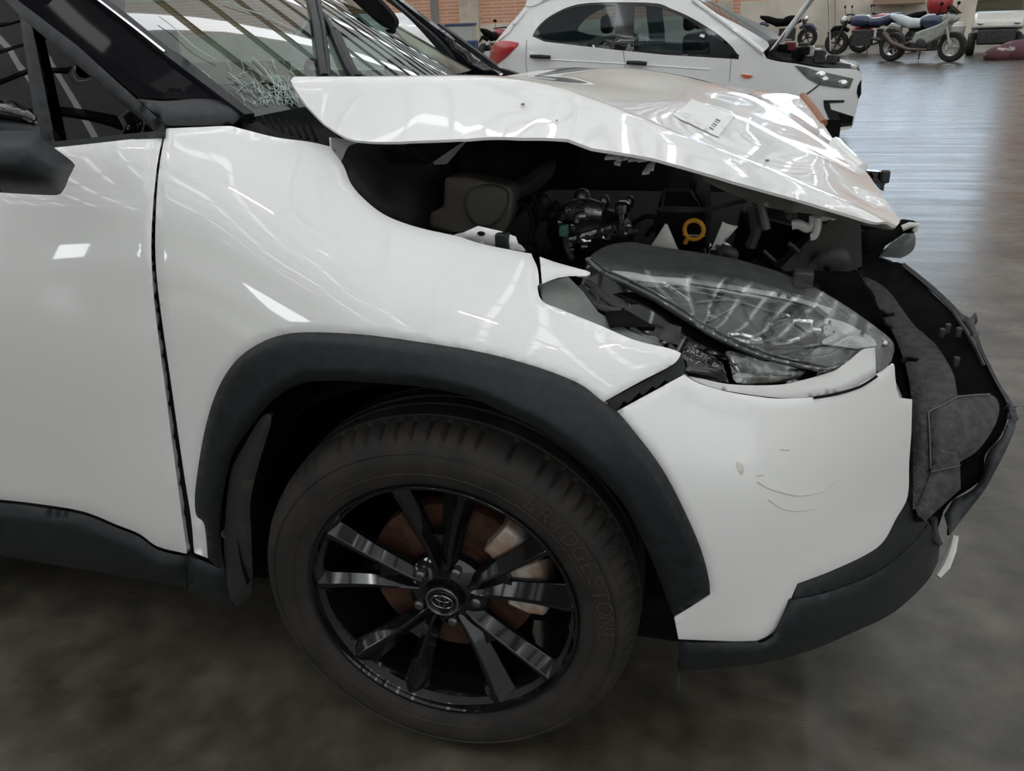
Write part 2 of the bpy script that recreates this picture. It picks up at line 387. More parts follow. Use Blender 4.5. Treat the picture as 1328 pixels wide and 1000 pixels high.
for i, (x_, z_) in enumerate(((-8.4, 2.7), (-11.5, 2.7))):
    struct(MB().box((x_, -12.8, z_), (1.5, .06, 1.5)).build('window_%d' % (40+i), ADDEDWINDOW, smooth=False))  # unseen windows added for the bright highlights on the door
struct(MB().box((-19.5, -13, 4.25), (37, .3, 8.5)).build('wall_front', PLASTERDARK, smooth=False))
# clerestory glazing high in the back wall
for i in range(5):
    x = 8.0-i*1.25
    o = struct(MB().box((x, WY-.03, 5.2), (1.1, .05, 5.4)).build('window_%d' % (i+1), CLERE, smooth=False))

def tps_side():
    c = [(-150, 210, .10), (70, 191, .095), (211, 172, .115), (258, 165, .16), (313, 167, .20), (401, 184, .20), (428, 190, .205), (455, 238, .19), (496, 277, .18), (554, 298, .17), (632, 318, .16), (686, 330, .16), (764, 352, .20), (738, 358, .17),
         (300, 232, .085), (205, 250, .065), (100, 250, .055), (0, 255, .05), (380, 250, .11), (0, 400, .005), (120, 335, .025), (205, 390, .03), (330, 330, .035), (450, 330, .05), (560, 365, .06), (600, 400, .05), (690, 388, .09),
         (0, 600, .04), (120, 560, .03), (220, 560, .03), (235, 640, .03), (243, 718, .05), (0, 690, .06), (255, 650, .02), (300, 475, .01), (400, 431, .005), (540, 443, .005), (690, 474, .02), (790, 525, .04), (883, 458, .09), (823, 441, .10), (729, 402, .12),
         (921, 770, .03), (874, 801, .05), (868, 700, .02), (905, 720, .025), (845, 595, .02), (815, 650, .02), (285, 730, .03), (300, 590, .01), (0, 760, .08), (240, 770, .08)]
    return Tps(c, lam=.06)
SIDE = tps_side()

# ------------------------------------------------------------------ the damaged white car
SUV = thing('car', (-.4, .91, 0), 'crashed white sport utility car with crumpled bonnet and torn bumper, filling the foreground', 'car')

# hidden bulk that shades the floor and closes the body
MB().box((-1.1, .91, .27), (3.1, 1.55, .10)).build('underbody', BAYBLACK, SUV, smooth=False)
MB().box((-2.0, .91, 1.615), (2.0, 1.15, .04)).build('roof', GLOSS, SUV, bev=.015)
sec = [(.10, .30), (.045, .45), (.03, .62), (.012, .80), (.05, .98), (.10, 1.075), (.16, 1.085)]
for nm, xa, xb, k in (('rear_door', -1.06, -2.0, 1), ('rear_quarter', -2.01, -3.3, 1), ('far_side_body', -.45, -3.3, -1)):
    V_ = [(x, (y+.012 if k > 0 else 1.82-y-.012), z) for x in np.linspace(xa, xb, 6) for y, z in sec]; m_ = len(sec)
    mesh_obj(nm, V_, [(i*m_+j, i*m_+j+1, (i+1)*m_+j+1, (i+1)*m_+j) for i in range(5) for j in range(m_-1)], PAINT, SUV)
MB().box((-3.25, .91, .75), (.2, 1.6, .8)).build('tailgate', PAINT, SUV, bev=.05)
MB().box((-2.2, .12, .27), (2.2, .10, .12)).build('rear_sill', PLASTIC, SUV, bev=.02)
MB().tube([(-1.5, .13, 1.08), (-1.58, .36, 1.58)], .05, 8).build('centre_pillar', GLOSS, SUV); MB().tube([(-2.6, .16, 1.08), (-2.9, .40, 1.58)], .10, 8).build('rear_pillar', GLOSS, SUV)
for y in (.40, 1.42): MB().tube([(-.80, y-.08 if y < 1 else y+.08, 1.385), (-1.12, y, 1.575), (-2.95, y, 1.60)], .035, 8).build('roof_rail', GLOSS, SUV)

# door, wing, sill
DOOR = panel('door', sm('-260,225 -150,211 -60,203 70,191.5 140,184 211,176')+sm('211,177 204,213 199,260 196.5,300 196.5,340 200,390 207,450 215,510 224,580 232,640 240,700 242,717')[:-1]
      + sm('242,718 205,709 180,692 150,680 110,664 60,655 0,648 -120,638 -260,630'), SIDE, PAINT, SUV, sp=9, th=.03, dome=.004, domeD=5)
panel('door_jamb', pts('196,178 216,170 216,300 222,420 240,560 252,640 258,722 240,722 222,600 206,470 190,340'), SIDE, BAYBLACK, SUV, sp=16, th=.01, off=-.013)
panel('wing', sm('215,166.5 258,165 296,163.5 313,167 357,178 401,184 428,190')+sm('428,190 445,214 455,238 472,258 496,277 523,289 554,298 591,306 632,318 689,329')[1:]
      + sm('689,330 697,348 699,368 697,372 703,390 729,402 778,422 823,441 868,452 883,458')[1:] + sm('884,459 872,473 830,495 783,521')[1:]
      + sm('783,522 750,497 690,474 620,456 540,443 470,434 400,431 360,436 325,452 300,475 280,510 265,560 255,620 252.5,650 255,669 265,681 269.5,724')[1:]
      + sm('269,724 252,717')[1:] + sm('251.5,715 248,673 238,610 223,505 208,400 202,340 202,280 206,222 215,168')[1:-1], SIDE, PAINT, SUV, sp=7, th=.012, dome=.004, domeD=5)
panel('wing_tab', sm('700,333 720,340 745,347 764,352.5 763,357 752,358')+sm('738,358 722,361 703,368'), SIDE, PAINT, SUV, sp=6, th=.004, dome=.004, domeD=5)
panel('wing_edge_recess', pts('699,368 737,359 756,378 776,405 815,428 866,452 823,442 778,423 729,403 704,391'), SIDE, PRIMER, SUV, sp=8, th=.006, off=-.03)
panel('wing_lip', sm('640,462 690,474 750,497 786,521 780,522 745,503 690,483 640,469'), SIDE, mat('lip_beige', (.34, .29, .23), .4), SUV, sp=8, th=.006, off=-.012)
panel('seam_seal', pts('884,459 889,476 887,487 866,496 862,493 851,504 846,501 834,513 829,509 815,523 809,520 800,534 784,521 831,497 872,474'), SIDE, PLASTIC, SUV, sp=7, th=.02, off=-.02)
panel('arch_trim', sm('783,522 750,497 690,474 620,456 540,443 470,434 400,431 360,436 325,452 300,475 280,510 265,560 255,620 252.5,650 255,669 265,681 269.5,724')[::-1]
      + sm('784,523 800,533 826,564 860,610 889,665 910,715 920,755 919,772')[1:] + sm('917,777 874,801')[1:]
      + sm('874,801 866,780 850,738 828,689 808,653 779,620 743,588 698,557 653,535 605,514 548,502 474,496 430,494 390,498 356,518 327,551 302,589 291,635 285,686 290,734')[1:]
      + pts('283,738'), SIDE, PLASTIC, SUV, sp=8, th=.03, off=.002, dome=.016, domeD=13)
SILL = panel('sill_cladding', sm('-260,634 -120,643 0,652 60,659 110,668 150,684 180,696 205,713 240,722')+pts('243,763')+sm('243,763 180,751 90,736 0,720 -120,700 -260,680')[1:], SIDE, PLASTIC, SUV, sp=10, th=.06, dome=.02, domeD=22)
panel('sill_end', sm('239,720 262,727 284,737')+pts('290,733 298,775')+sm('302,787 270,777 245,767')[0:], SIDE, PLASTIC, SUV, sp=8, th=.05, dome=.012, domeD=14)
panel('mud_flap', sm('291,734 288,752 286,778 302,787 318,778 327,768')+sm('328,760 326,700 325,650 336,600 352,545 340,540 315,580 300,610 294,650 290,700')[1:], SIDE, PLASTIC_D, SUV, sp=7, th=.012, off=-.006, dome=.006, domeD=8)
MB().cyl(at(293, 692, .035), at(293, 692, .05), .009, 12).build('trim_screw', PLASTIC_D, SUV)
# wheel well
b = MB(); rings = []
for y in (.022, .62):
    rings.append([(.405*math.cos(q), y, .345+.405*math.sin(q)) for q in np.linspace(.10, math.pi+.12, 25)])
v = rings[0]+rings[1]; b.add(v, [(i, i+1, 26+i-0, 25+i) for i in range(24)]); b.add([(p[0], .62, p[2]) for p in rings[0]]+[(0, .62, .3)], [(i, i+1, 25) for i in range(24)])
b.build('wheel_arch_liner', BAYBLACK, SUV)

# windscreen pillar, quarter light, side glass, belt trim
PIL = Tps([(213, 160, .135), (20, 0, .24), (-60, -66, .28), (316, 146, .26), (218, 68, .30), (126, 0, .34), (40, -62, .37), (180, 126, .16), (300, 130, .23)], lam=.1)
panel('windscreen_pillar', pts('112,-12 164,28 214,68 262,107 300,131 180,127 110,68 20,-2 -60,-64 40,-64'), PIL, PILBLK, SUV, sp=14, th=.05)
panel('pillar_foot_trim', sm('178,128 215,131 262,128 301,133')+pts('318,147 303,161 262,163 217,163'), PIL, PLASTIC, SUV, sp=9, th=.03, dome=.01, domeD=12)
panel('windscreen_moulding', pts('118,-18 126,-12 170,22 219,62 236,72 330,147 317,148 214,71 164,29 108,-16'), PIL, PLASTIC, SUV, sp=9, th=.02, off=.012, dome=.006, domeD=5)
MB().tube(line_px('110,-13 164,27.5 214,67', PIL, .014), .0022, 6).build('chrome_pillar_line', CHROME, SUV)
SG = Tps([(211, 170, .125), (20, -2, .235), (70, 190, .10), (27, 20, .20), (-150, 205, .10), (-150, -80, .30)])
panel('door_frame_trim', pts('-56,-60 20,-2 100,59 213,161 211,171 200,170 41,34 10,4 -70,-56'), SG, PLASTIC, SUV, sp=9, th=.03, off=.004, dome=.006, domeD=6)
panel('window_bar', pts('25,18 41,32 53,90 72,187 64,187 46,165'), SG, PLASTIC, SUV, sp=8, th=.03, off=.003, dome=.005, domeD=6)
panel('belt_trim', pts('-260,210 -150,201 66,184 211,169 212,177 140,185 70,192.5 -150,213 -260,225'), SG, PLASTIC, SUV, sp=9, th=.03, off=.006, dome=.004, domeD=4)
panel('quarter_glass', pts('40,32 200,170 69,187'), SG, DARKGLASS, SUV, sp=16, th=.004, off=-.012)
panel('door_glass', pts('-260,-200 -60,-66 10,0 27,18 66,188 -150,206 -260,214'), SG, DARKGLASS, SUV, sp=26, th=.004, off=-.016)
# mirror
MIR = Tps([(94, 211, -.07), (0, 205, -.17), (77, 253, -.09), (3, 250, -.14), (34, 190, -.155), (51, 172, -.06), (0, 172, -.12), (0, 126, -.06), (-80, 180, -.2), (-80, 245, -.18), (48, 150, -.03), (0, 150, -.10), (62, 232, -.12)])
panel('mirror_shell', sm('-90,168 -40,168 0,169 48,171 60,184 94,210 95,219 90,229')+sm('84,244 77,252 60,253 3,250 -40,246 -90,236')[0:], MIR, PLASTIC, SUV, sp=7, th=.08, back='ray', dome=.03, domeD=24)
panel('mirror_arm', sm('-90,146 -20,148 20,152 48,162 52,172')+pts('0,172 -90,170'), MIR, PLASTIC, SUV, sp=8, th=.08, back='ray', off=-.03, dome=.01, domeD=10)
panel('mirror_cap', sm('-90,118 -40,120 0,126 27,136 48,151')+pts('48,160 10,154 -90,150'), MIR, GLOSS, SUV, sp=7, th=.08, back='ray', off=-.02, dome=.02, domeD=14)

# windscreen
def ws(u, v):
    y = .27+1.28*u; k = 1-((y-.91)/.64)**2
    return np.array([-.40-.73*v+.14*k*(1-.5*v), y+(.5-u)*.25*v, 1.118+.46*v+.02*k])
nu, nv = 40, 20
V = [ws(i/nu, j/nv) for j in range(nv+1) for i in range(nu+1)]
Fq = [(j*(nu+1)+i, j*(nu+1)+i+1, (j+1)*(nu+1)+i+1, (j+1)*(nu+1)+i) for j in range(nv) for i in range(nu)]
WS = mesh_obj('windscreen', V, Fq, WSGLASS, SUV, angle=180)
def ray_ws(px, py, off=.003):
    d = ray(px, py)
    def g(t):
        P = CAM+d*t; u = min(max((P[1]-.27)/1.28, 0), 1); k = 1-((.27+1.28*u-.91)/.64)**2
        return P[2]-ws(u, min(max((-.40+.14*k-P[0])/(.73+.07*k), -.2), 1.2))[2]
    ts = np.linspace(.8, 3.5, 140); prev = g(ts[0])
    for a, b in zip(ts[:-1], ts[1:]):
        nx = g(b)
        if prev > 0 >= nx: return CAM+d*(a+(b-a)*prev/(prev-nx)-off)
        prev = nx
    return CAM+d*1.6
b = MB(); rr = random.Random(3)
for k in range(230):
    x, y = rr.gauss(352, 26), rr.gauss(116, 17); a = rr.gauss(.75, .5); L = rr.uniform(4, 16)
    if y > 132 or y < 60 or x > 384 or x < 270+ (y-100): continue
    b.tube([ray_ws(x, y), ray_ws(x+L*.5*math.cos(a)+rr.uniform(-1, 1), y+L*.5*math.sin(a)), ray_ws(x+L*math.cos(a), min(y+L*math.sin(a), 136))],  .00045, 4)
tag(b.build('glass_cracks', CRACK, WS), kind='stuff')
b = MB()
for s in ('206,21 226,36 251,60 281,78', '296,94 306,102 316,111', '290,2 318,12 346,22 384,40', '262,92 270,98 280,112', '328,74 336,82 345,92 360,112'):
    b.tube([ray_ws(x, y) for x, y in sm(s, 2)], .0011, 4)
tag(b.build('long_crack', CRACK, WS), kind='stuff')
for nm, s, r in (('wiper', '417,17 424,26 431,40 436,50', .006), ('wiper_arm', '435,46 445,70 455,92 463,104', .014), ('wiper', '402,-6 410,30 416,70 421,100', .009), ('wiper_arm', '411,-10 418,30 423,70 426,102', .006)):  # first pair is a wiper; second pair draws a column's reflection in the glass
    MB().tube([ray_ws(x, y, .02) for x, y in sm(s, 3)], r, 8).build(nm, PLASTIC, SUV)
# far pillar
FP = lambda y: (lambda px, py, off=0.0: at(px, py, y-off))
panel('far_windscreen_moulding', sm('494,-4 505,4 530,24 560,56 582,84 590,100')+sm('604,100 590,78 566,50 536,24 508,0 503,-6'), FP(1.60), PLASTIC, SUV, sp=9, th=.03, dome=.008, domeD=6)
panel('far_pillar', pts('505,-4 536,24 566,50 590,78 604,100 652,100 624,78 560,32 512,-4'), FP(1.64), GLOSS, SUV, sp=10, th=.04, dome=.02, domeD=16)
panel('far_door_frame', pts('564,33 569,31 612,62 648,88 672,96 672,100 640,100 625,80 590,58'), FP(1.72), PLASTIC, SUV, sp=8, th=.03, dome=.006, domeD=5)
panel('rear_view_mirror', sm('448,-8 478,-8 495,5 511,25 509,37 500,36 488,28 470,12'), FP(1.15), BAYBLACK, SUV, sp=8, th=.03)
panel('inner_pillar_trim', pts('499,38 508,38 530,64 556,100 541,100 515,60'), FP(1.45), BAYBLACK, SUV, sp=8, th=.03)
MB().box((-.62, .91, 1.02), (.42, 1.36, .10)).box((-.9, .91, .85), (.3, 1.4, .4)).build('dashboard', BAYBLACK, SUV, bev=.03)
MB().box((-1.25, 1.64, .75), (1.7, .08, .62)).box((-1.3, .91, .36), (1.8, 1.4, .06)).build('inner_trim', BAYBLACK, SUV, bev=.02)
for y in (.52, 1.25):
    MB().box((-1.45, y, 1.0), (.16, .5, .62)).box((-1.5, y, 1.4), (.1, .26, .2)).build('seat', BAYGREY, SUV, bev=.05)
MB().lathe([(.175, -.012), (.19, 0), (.175, .012), (.16, 0), (.175, -.012)], axis='x', n=28).xf(Matrix.Translation((-1.0, .52, 1.06))).build('steering_wheel', BAYBLACK, SUV)
panel('cowl', pts('305,152 320,146 360,143 396,140 408,138 440,178 428,190 401,184 357,178 320,168'), Tps([(305, 152, .24), (396, 140, .55), (428, 190, .24), (357, 178, .22), (408, 138, .6)]), BAYBLACK, SUV, sp=9, th=.02, off=-.01)
MB().box((-.37, .91, 1.06), (.10, 1.3, .05)).build('scuttle_panel', BAYBLACK, SUV, bev=.01)
b = MB()
for i in range(8):
    b.tube([at(330+i*10, 150+i*1.2, .30), at(340+i*10, 172+i*1.4, .27)], .003, 5)
tag(b.build('cowl_ribs', BAYBLACK, SUV), kind='stuff')

# bonnet
NEAR = [(376, 100, .215), (384, 117, .205), (397, 136, .20), (421, 161, .195), (448, 178, .19), (472, 183, .19), (530, 183, .20), (598, 180, .21), (656, 176, .22), (700, 177, .22), (737, 180, .22), (768, 192, .225), (800, 197, .235), (850, 206, .26), (900, 220, .29), (950, 235, .325), (1000, 249, .36), (1050, 263, .40), (1100, 278, .44), (1140, 290, .485), (1162, 298, .52)]
FOLD = [(379, 99.5, .222), (440, 99.5, .27), (500, 99.5, .305), (560, 99.5, .34), (640, 99.5, .375), (704, 111, .385), (760, 130, .37), (813, 150, .36), (851, 166, .365), (926, 198, .39), (1001, 226, .43), (1050, 248, .455), (1110, 272, .50)]
FRONT = [(1165, 286, .58), (1141, 249, .70), (1121, 220, .85), (1085, 188, 1.0), (1062, 152, 1.17), (1039, 124, 1.33)]
FAR = [(1000, 119, 1.35), (960, 114, 1.36), (888, 104, 1.38), (812, 92, 1.40), (749, 87, 1.42), (712, 89, 1.45), (681, 95, 1.48)]
REAR = [(-.30, 1.48, 1.085), (-.31, 1.2, 1.11), (-.31, .9, 1.13), (-.29, .55, 1.155)]
class Hood(Height):
    """bonnet: an upper skin, folded down along the crease towards the near edge"""
    def __init__(s):
        F3 = [at(*c) for c in FOLD]
        mid = [(.06, .8, 1.14), (.25, .7, 1.12), (.33, 1.0, 1.115), (.42, .6, 1.075), (.48, .9, 1.08), (.55, .65, 1.015), (.62, .75, .975), (.15, 1.1, 1.14), (-.12, .7, 1.15), (-.1, 1.1, 1.125)]
        Height.__init__(s, F3+[at(*c) for c in FRONT[1:]+FAR]+REAR+mid, .006)
        s.fx = np.array([p[0] for p in F3]); s.fy = np.array([p[1] for p in F3])
        N3 = np.array([at(*c) for c in NEAR]); s.k = None
        dy = np.interp(N3[:, 0], s.fx, s.fy)-N3[:, 1]; ok = dy > .02
        s.kx = N3[ok, 0]; s.kk = (s.z(N3[ok, :2])-N3[ok, 2])/dy[ok]
    def H(s, q):
        q = np.atleast_2d(q); e = np.interp(q[:, 0], s.fx, s.fy)-q[:, 1]; r = .012
        e = np.where(e > r, e, np.where(e < -r, 0, (e+r)**2/(4*r)))
        k = np.interp(q[:, 0], s.kx, s.kk)
        d = sum(a_*np.exp(-(((q[:, 0]-x_)*c_+(q[:, 1]-y_)*s_)/l_)**2-((-(q[:, 0]-x_)*s_+(q[:, 1]-y_)*c_)/w_)**2) for x_, y_, a_, l_, w_, c_, s_ in
                ((.11, .28, -.006, .06, .06, 1, 0), (.60, .66, .010, .10, .022, .6, .8), (.53, .70, -.008, .12, .03, .5, .86), (.67, .60, -.008, .05, .03, .8, .6), (.47, .62, .006, .09, .02, .9, .4)))
        e0 = np.interp(q[:, 0], s.fx, s.fy)-q[:, 1]
        return s.z(q)-k*e+d+.006*np.clip((q[:, 0]-.02)/.12, 0, 1)*np.exp(-(e0/.013)**2)
HOOD = Hood()
def plan_panel(name, outline, m, parent, sp, th):
    V, D, F = grid_panel([(x*1000, y*1000) for x, y in outline], sp)
    P = np.array(V)/1000; Z = HOOD.H(P); h = .002
    gx = (HOOD.H(P+[h, 0])-HOOD.H(P-[h, 0]))/(2*h); gy = (HOOD.H(P+[0, h])-HOOD.H(P-[0, h]))/(2*h)
    N = np.stack([-gx, -gy, np.ones(len(P))], 1); N /= np.linalg.norm(N, axis=1)[:, None]
    T = np.column_stack([P, Z]); nv = len(T); F = [f if (P[f[1]]-P[f[0]])[0]*(P[f[2]]-P[f[0]])[1]-(P[f[1]]-P[f[0]])[1]*(P[f[2]]-P[f[0]])[0] > 0 else f[::-1] for f in F]
    ed = set((f[i], f[(i+1) % 3]) for f in F for i in range(3)); rim = [(a, b) for a, b in ed if (b, a) not in ed]
    o = mesh_obj(name, list(T)+list(T-N*th), F+[tuple(i+nv for i in f[::-1]) for f in F]+[(b, a, a+nv, b+nv) for a, b in rim], m, parent, angle=60)
    return o
_pl = lambda L: [tuple(at(*c)[:2]) for c in L]
BON = plan_panel('bonnet', sm(_pl(NEAR), 4)[:-1]+sm(_pl([NEAR[-1]]+FRONT), 4)[:-1]+sm(_pl([FRONT[-1]]+FAR), 4)+[p[:2] for p in REAR], PAINT, SUV, 15, .005)
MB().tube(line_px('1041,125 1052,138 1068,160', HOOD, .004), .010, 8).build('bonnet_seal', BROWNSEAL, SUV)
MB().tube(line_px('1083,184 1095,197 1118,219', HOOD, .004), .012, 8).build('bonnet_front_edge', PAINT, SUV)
panel('bonnet_inner_frame', sm('905,222 960,238 1040,261 1110,281 1158,298')+sm('1150,298 1120,292 1060,279 1000,270 950,252 915,236'), Tps([(905, 222, .36), (1158, 298, .56), (1000, 270, .52), (1040, 261, .46), (960, 238, .40)]), HOODUNDER, SUV, sp=8, th=.01, dome=-.01, domeD=9)
# label on the bonnet
LB = panel('label', sm('896,130 900,129 950,149 951,153')+sm('933,175 929,176 877,151 877,147'), HOOD, LABELMAT, SUV, sp=7, th=.0008, off=.0075)
b = MB(); u0 = np.array([932.5, 154.5]); u1 = np.array([921.5, 168.0])
for k, wd in enumerate((1.4, .8, 1.3, .7, 1.2)):
    c = u0+(u1-u0)*(k+.2)/5.0; e = (u1-u0)/5.0*.5*wd
    q = [c, c+e, c+e-np.array([0, 0])+np.array([-0.2, -.1]), c]
    w_ = np.array([-3.0, -1.6])
    quad = [c-w_*.9, c+e-w_*.9, c+e+w_*.9, c+w_*.9]
    b.add([HOOD(x, y, .0085) for x, y in quad], [(0, 1, 2, 3)])
b.build('barcode', INK, LB, smooth=False)
b = MB()
for (x, y, L) in ((887, 146, 9), (884, 149, 10), (881, 153, 12), (901, 157, 9), (899, 161, 8), (936, 164, 4), (890, 156, 9)):
    b.add([HOOD(x+a, y+a*.45+c, .0085) for a, c in ((0, 0), (L, 0), (L, 1.4), (0, 1.4))], [(0, 1, 2, 3)])
tag(b.build('print_lines', INKPALE, LB, smooth=False), kind='stuff')
for (x, y, r) in ((678, 135, .0035), (722, 156, .002), (995, 208, .004)):
    MB().ball(HOOD(x, y, .006), (r, r, r*.5), 8, 5).build('paint_chip', INK, BON)

# bumper skin, flange, lower lip
BC = [(887, 486, .09), (797, 535, .045), (826, 564, .03), (860, 610, .03), (921, 770, .035), (875, 801, .035), (880, 829, .04), (982, 831, .08), (1034, 757, .13), (1120, 721, .245), (1162, 673, .32), (1177, 644, .35), (1183, 518, .345), (1160, 472, .32),
      (1109, 503, .245), (1056, 515, .19), (980, 517, .125), (943, 508, .105), (1000, 650, .085), (1080, 620, .18), (920, 640, .04), (1130, 590, .255), (900, 560, .055), (1090, 540, .21)]
BUMP = Tps(BC, lam=.03)
BSK = panel('bumper_skin', sm('887,486 906,497 943,508 980,514 1011,517 1056,515 1085,510 1109,503 1137,487 1159,472')+sm('1160,473 1161,490 1163,505')[1:]+pts('1167,516 1183,518 1182,560')+sm('1179,600 1177,644 1162,673 1145,703 1120,721 1074,742 1034,757')[0:]
      + sm('1034,757 1022,785 1011,808 1000,822 982,831')[1:]+sm('982,831 948,831.5 880,829')[1:]+pts('874.5,801')+sm('921,771 919,750 910,715 889,665 860,610 826,564 797,535')[0:], BUMP, PAINT, SUV, sp=8, th=.004, dome=.003, domeD=5)
panel('bumper_flange', sm('888,485 906,496 943,507 1011,516 1056,514 1109,502 1136,485')+sm('1135,451 1120,454 1100,470 1079,482 1038,494 1004,499.5 943,498 891,486')[0:], lambda x, y, off=0: BUMP(x, y, off-.030*min(1, max(0, (0 if x < 890 else 1)))*1.0), PAINT, SUV, sp=7, th=.003)
b = MB().tube(line_px('1056,516 1085,511 1109,504 1122,498 1137,488', BUMP, .004), .0024, 6); b.build('bumper_crack', BAYBLACK, BSK)
MB().tube(line_px('1178,520 1150,600 1100,680 1040,752', BUMP, .0004), .0008, 6).build('bumper_crease', PAINT, BSK)
for s, r in (('982,625 992,631 1007,637 1036,643 1066,637 1082,625', .0011), ('996,648 1015,660 1036,663 1057,660', .0009), ('980,617 990,616', .0012), ('1012,583 1024,584', .001)):
    MB().tube(line_px(s, BUMP, .0032), r, 5).build('scuff_mark', SCUFF, BSK)
MB().ball(BUMP(958, 608, .002), (.008, .003, .015), 12, 8).build('stain_mark', mat('stain_pale', (.76, .74, .67), .4), BSK)
LC = [(881, 833, .045), (881, 870, .06), (990, 860, .09), (1053, 843, .15), (1107, 820, .23), (1158, 795, .33), (1200, 757, .46), (1217, 728, .52), (1200, 682, .42), (1183, 667, .385), (1120, 721, .26), (1074, 742, .195), (1034, 757, .145),
      (1137, 745, .255), (1074, 770, .165), (1028, 778, .10), (1183, 707, .35), (1000, 825, .085), (940, 834, .055)]
LIP = Tps(LC)
panel('lower_bumper', sm('880,833 940,834 984,834 1003,825 1014,808 1028,778')+sm('1028,778 1074,768 1137,743 1183,706 1204,680')[1:]+pts('1219,706')+sm('1217,728 1200,757 1158,795 1107,820 1053,843 990,860 940,866 881,871')[0:], LIP, PLASTIC, SUV, sp=8, th=.02, dome=.008, domeD=8)
panel('bumper_step', sm('1034,757 1074,742 1120,721 1145,703 1162,675 1177,650')+sm('1184,664 1193,668 1204,681')+sm('1204,682 1183,708 1137,745 1074,770 1028,779')[1:], LIP, PLASTIC, SUV, sp=7, th=.02, off=-.004, dome=.004, domeD=5)
MB().tube([at(*p, y) for p, y in (((1216, 748), .50), ((1226, 734), .52), ((1234, 714), .54), ((1238, 695), .56))], [.006, .010, .009, .008], 8).build('white_trim_end', WHITEPLASTIC, SUV)
for s in ('1196,674 1208,690 1214,702', '1211,672 1212,690 1218,706'):
    MB().tube([at(x, y, .46) for x, y in sm(s, 3)], .007, 7).build('torn_bracket', BAYGREY, SUV)
# torn centre of the bumper, seen from behind
FC = [(1156, 342, 1.15), (1205, 378, .95), (1236, 406, .82), (1264, 414, .78), (1288, 492, .66), (1306, 532, .60), (1318, 548, .60), (1298, 565, .57), (1248, 672, .55), (1272, 622, .56), (1224, 660, .55), (1200, 675, .52), (1190, 500, .70), (1172, 340, 1.15), (1150, 400, 1.0)]
FAS = Tps(FC)
panel('torn_grille_back', sm('1118,342 1172,342 1205,376 1236,406 1262,440 1288,492 1307,532 1298,565 1278,590 1272,622 1236,648 1224,662')+pts('1212,700 1196,690 1180,660 1180,520 1150,420 1110,370'), FAS, BAYBLACK, SUV, sp=10, th=.012, off=-.02)
panel('torn_bumper_edge', sm('1172,340 1200,362 1224,383 1248,407')+pts('1258,412 1265,405 1264,420 1267,432')+sm('1276,456 1296,496 1316,528 1318,548 1308,577 1288,616 1276,637 1262,655 1248,673 1232,694')+pts('1224,668')+sm('1236,648 1256,638 1272,623 1280,588 1300,564 1309,532 1288,490 1262,438 1236,404 1205,374 1170,345'), FAS, mat('torn_plastic', (.036, .040, .042), .5, noise=.3, scale=30), SUV, sp=6, th=.02, off=.0, dome=.008, domeD=5)
for (x, y) in ((1222, 432), (1229, 426), (1243, 431), (1240, 469)):
    q = FAS(x, y, .005); MB().box(q, (.012, .012, .022)).build('broken_clip', BAYGREY, SUV, bev=.003)
MB().tube([FAS(x, y, .004) for x, y in pts('1236,404 1250,425 1266,452 1276,474')], .004, 6).build('torn_rib', BAYGREY, SUV)
FO = Tps([(1112, 352, 1.25), (1156, 344, 1.22), (1132, 380, 1.08), (1176, 396, 1.0), (1160, 436, .86), (1220, 456, .76), (1182, 520, .58), (1242, 512, .56), (1184, 600, .43), (1184, 660, .38), (1206, 606, .42), (1246, 632, .46), (1204, 534, .46), (1288, 514, .62)])
FOAMO = panel('foam_absorber', sm('1108,352 1132,380 1140,404 1160,436 1176,480 1182,520 1184,568')+pts('1184,660 1188,661 1207,611 1204,534 1242,512')+sm('1241,508 1236,484 1220,456 1196,424 1176,396 1168,368 1156,344'), FO, FOAM, SUV, sp=8, th=.05, dome=.008, domeD=5)
panel('foam_block', pts('1203,534 1242,513')+sm('1242,513 1280,511 1295,522 1292,548 1270,582 1244,600')[1:]+pts('1206,607'), FO, FOAM, SUV, sp=8, th=.04, off=.004, dome=.008, domeD=7)
panel('foam_block', pts('1207,612 1219,584 1238,588 1245,603'), FO, FOAM, SUV, sp=7, th=.03, off=.012, dome=.004, domeD=4)
panel('foam_block', pts('1188,661 1207,613 1245,605 1246,632')+sm('1246,634 1224,654 1200,676')+pts('1190,668'), FO, FOAM, SUV, sp=8, th=.04, off=.002, dome=.006, domeD=7)
for s in ('1143,404 1150,409 1160,408', '1146,420 1154,426', '1168,470 1178,466 1190,468'):
    MB().tube(line_px(s, FO, .008), .006, 6).build('foam_tear', BAYBLACK, FOAMO)

panel('radiator_shroud', pts('1050,345 1112,350 1142,404 1180,480 1190,570 1168,510 1130,420 1064,376'), flat(.95), BAYBLACK, SUV, sp=12, th=.03)  # black sheet standing in for the shaded void beside the headlamp
# near headlamp
LS = Tps([(758, 338, .205), (793, 317, .25), (830, 318, .25), (900, 330, .29), (1000, 352, .35), (1064, 377, .39), (1132, 421, .42), (1160, 450, .41), (1139, 481, .36), (1079, 480, .26), (1000, 467, .165), (900, 415, .13), (820, 370, .165), (950, 390, .22), (1050, 430, .29)], lam=.05)
LENSO = sm('761,336 775,325 793,317 819,314 849,319 921,330 966,339 1019,356 1064,377 1102,400 1132,421 1156,441 1160,453')+sm('1156,469 1140,482 1128,470 1113,463')[0:]+sm('1100,473 1079,479 1049,477 1000,466 959,451 921,432 891,413 849,387 812,368 785,356')[0:]
HL = panel('headlamp', LENSO, LS, LAMPDARK, SUV, sp=10, th=.03, off=-.075)
panel('lamp_lens', LENSO, LS, CLEAR, HL, sp=8, th=.004, dome=.012, domeD=30)
panel('light_guide', sm('793,351 820,353 846,358 898,362 951,370 1019,382 1060,394 1080,400')+sm('1075,408 1049,393 981,386 930,377 891,371 819,363'), LS, LAMPSTRIP, HL, sp=6, th=.01, off=-.030, dome=.008, domeD=5)
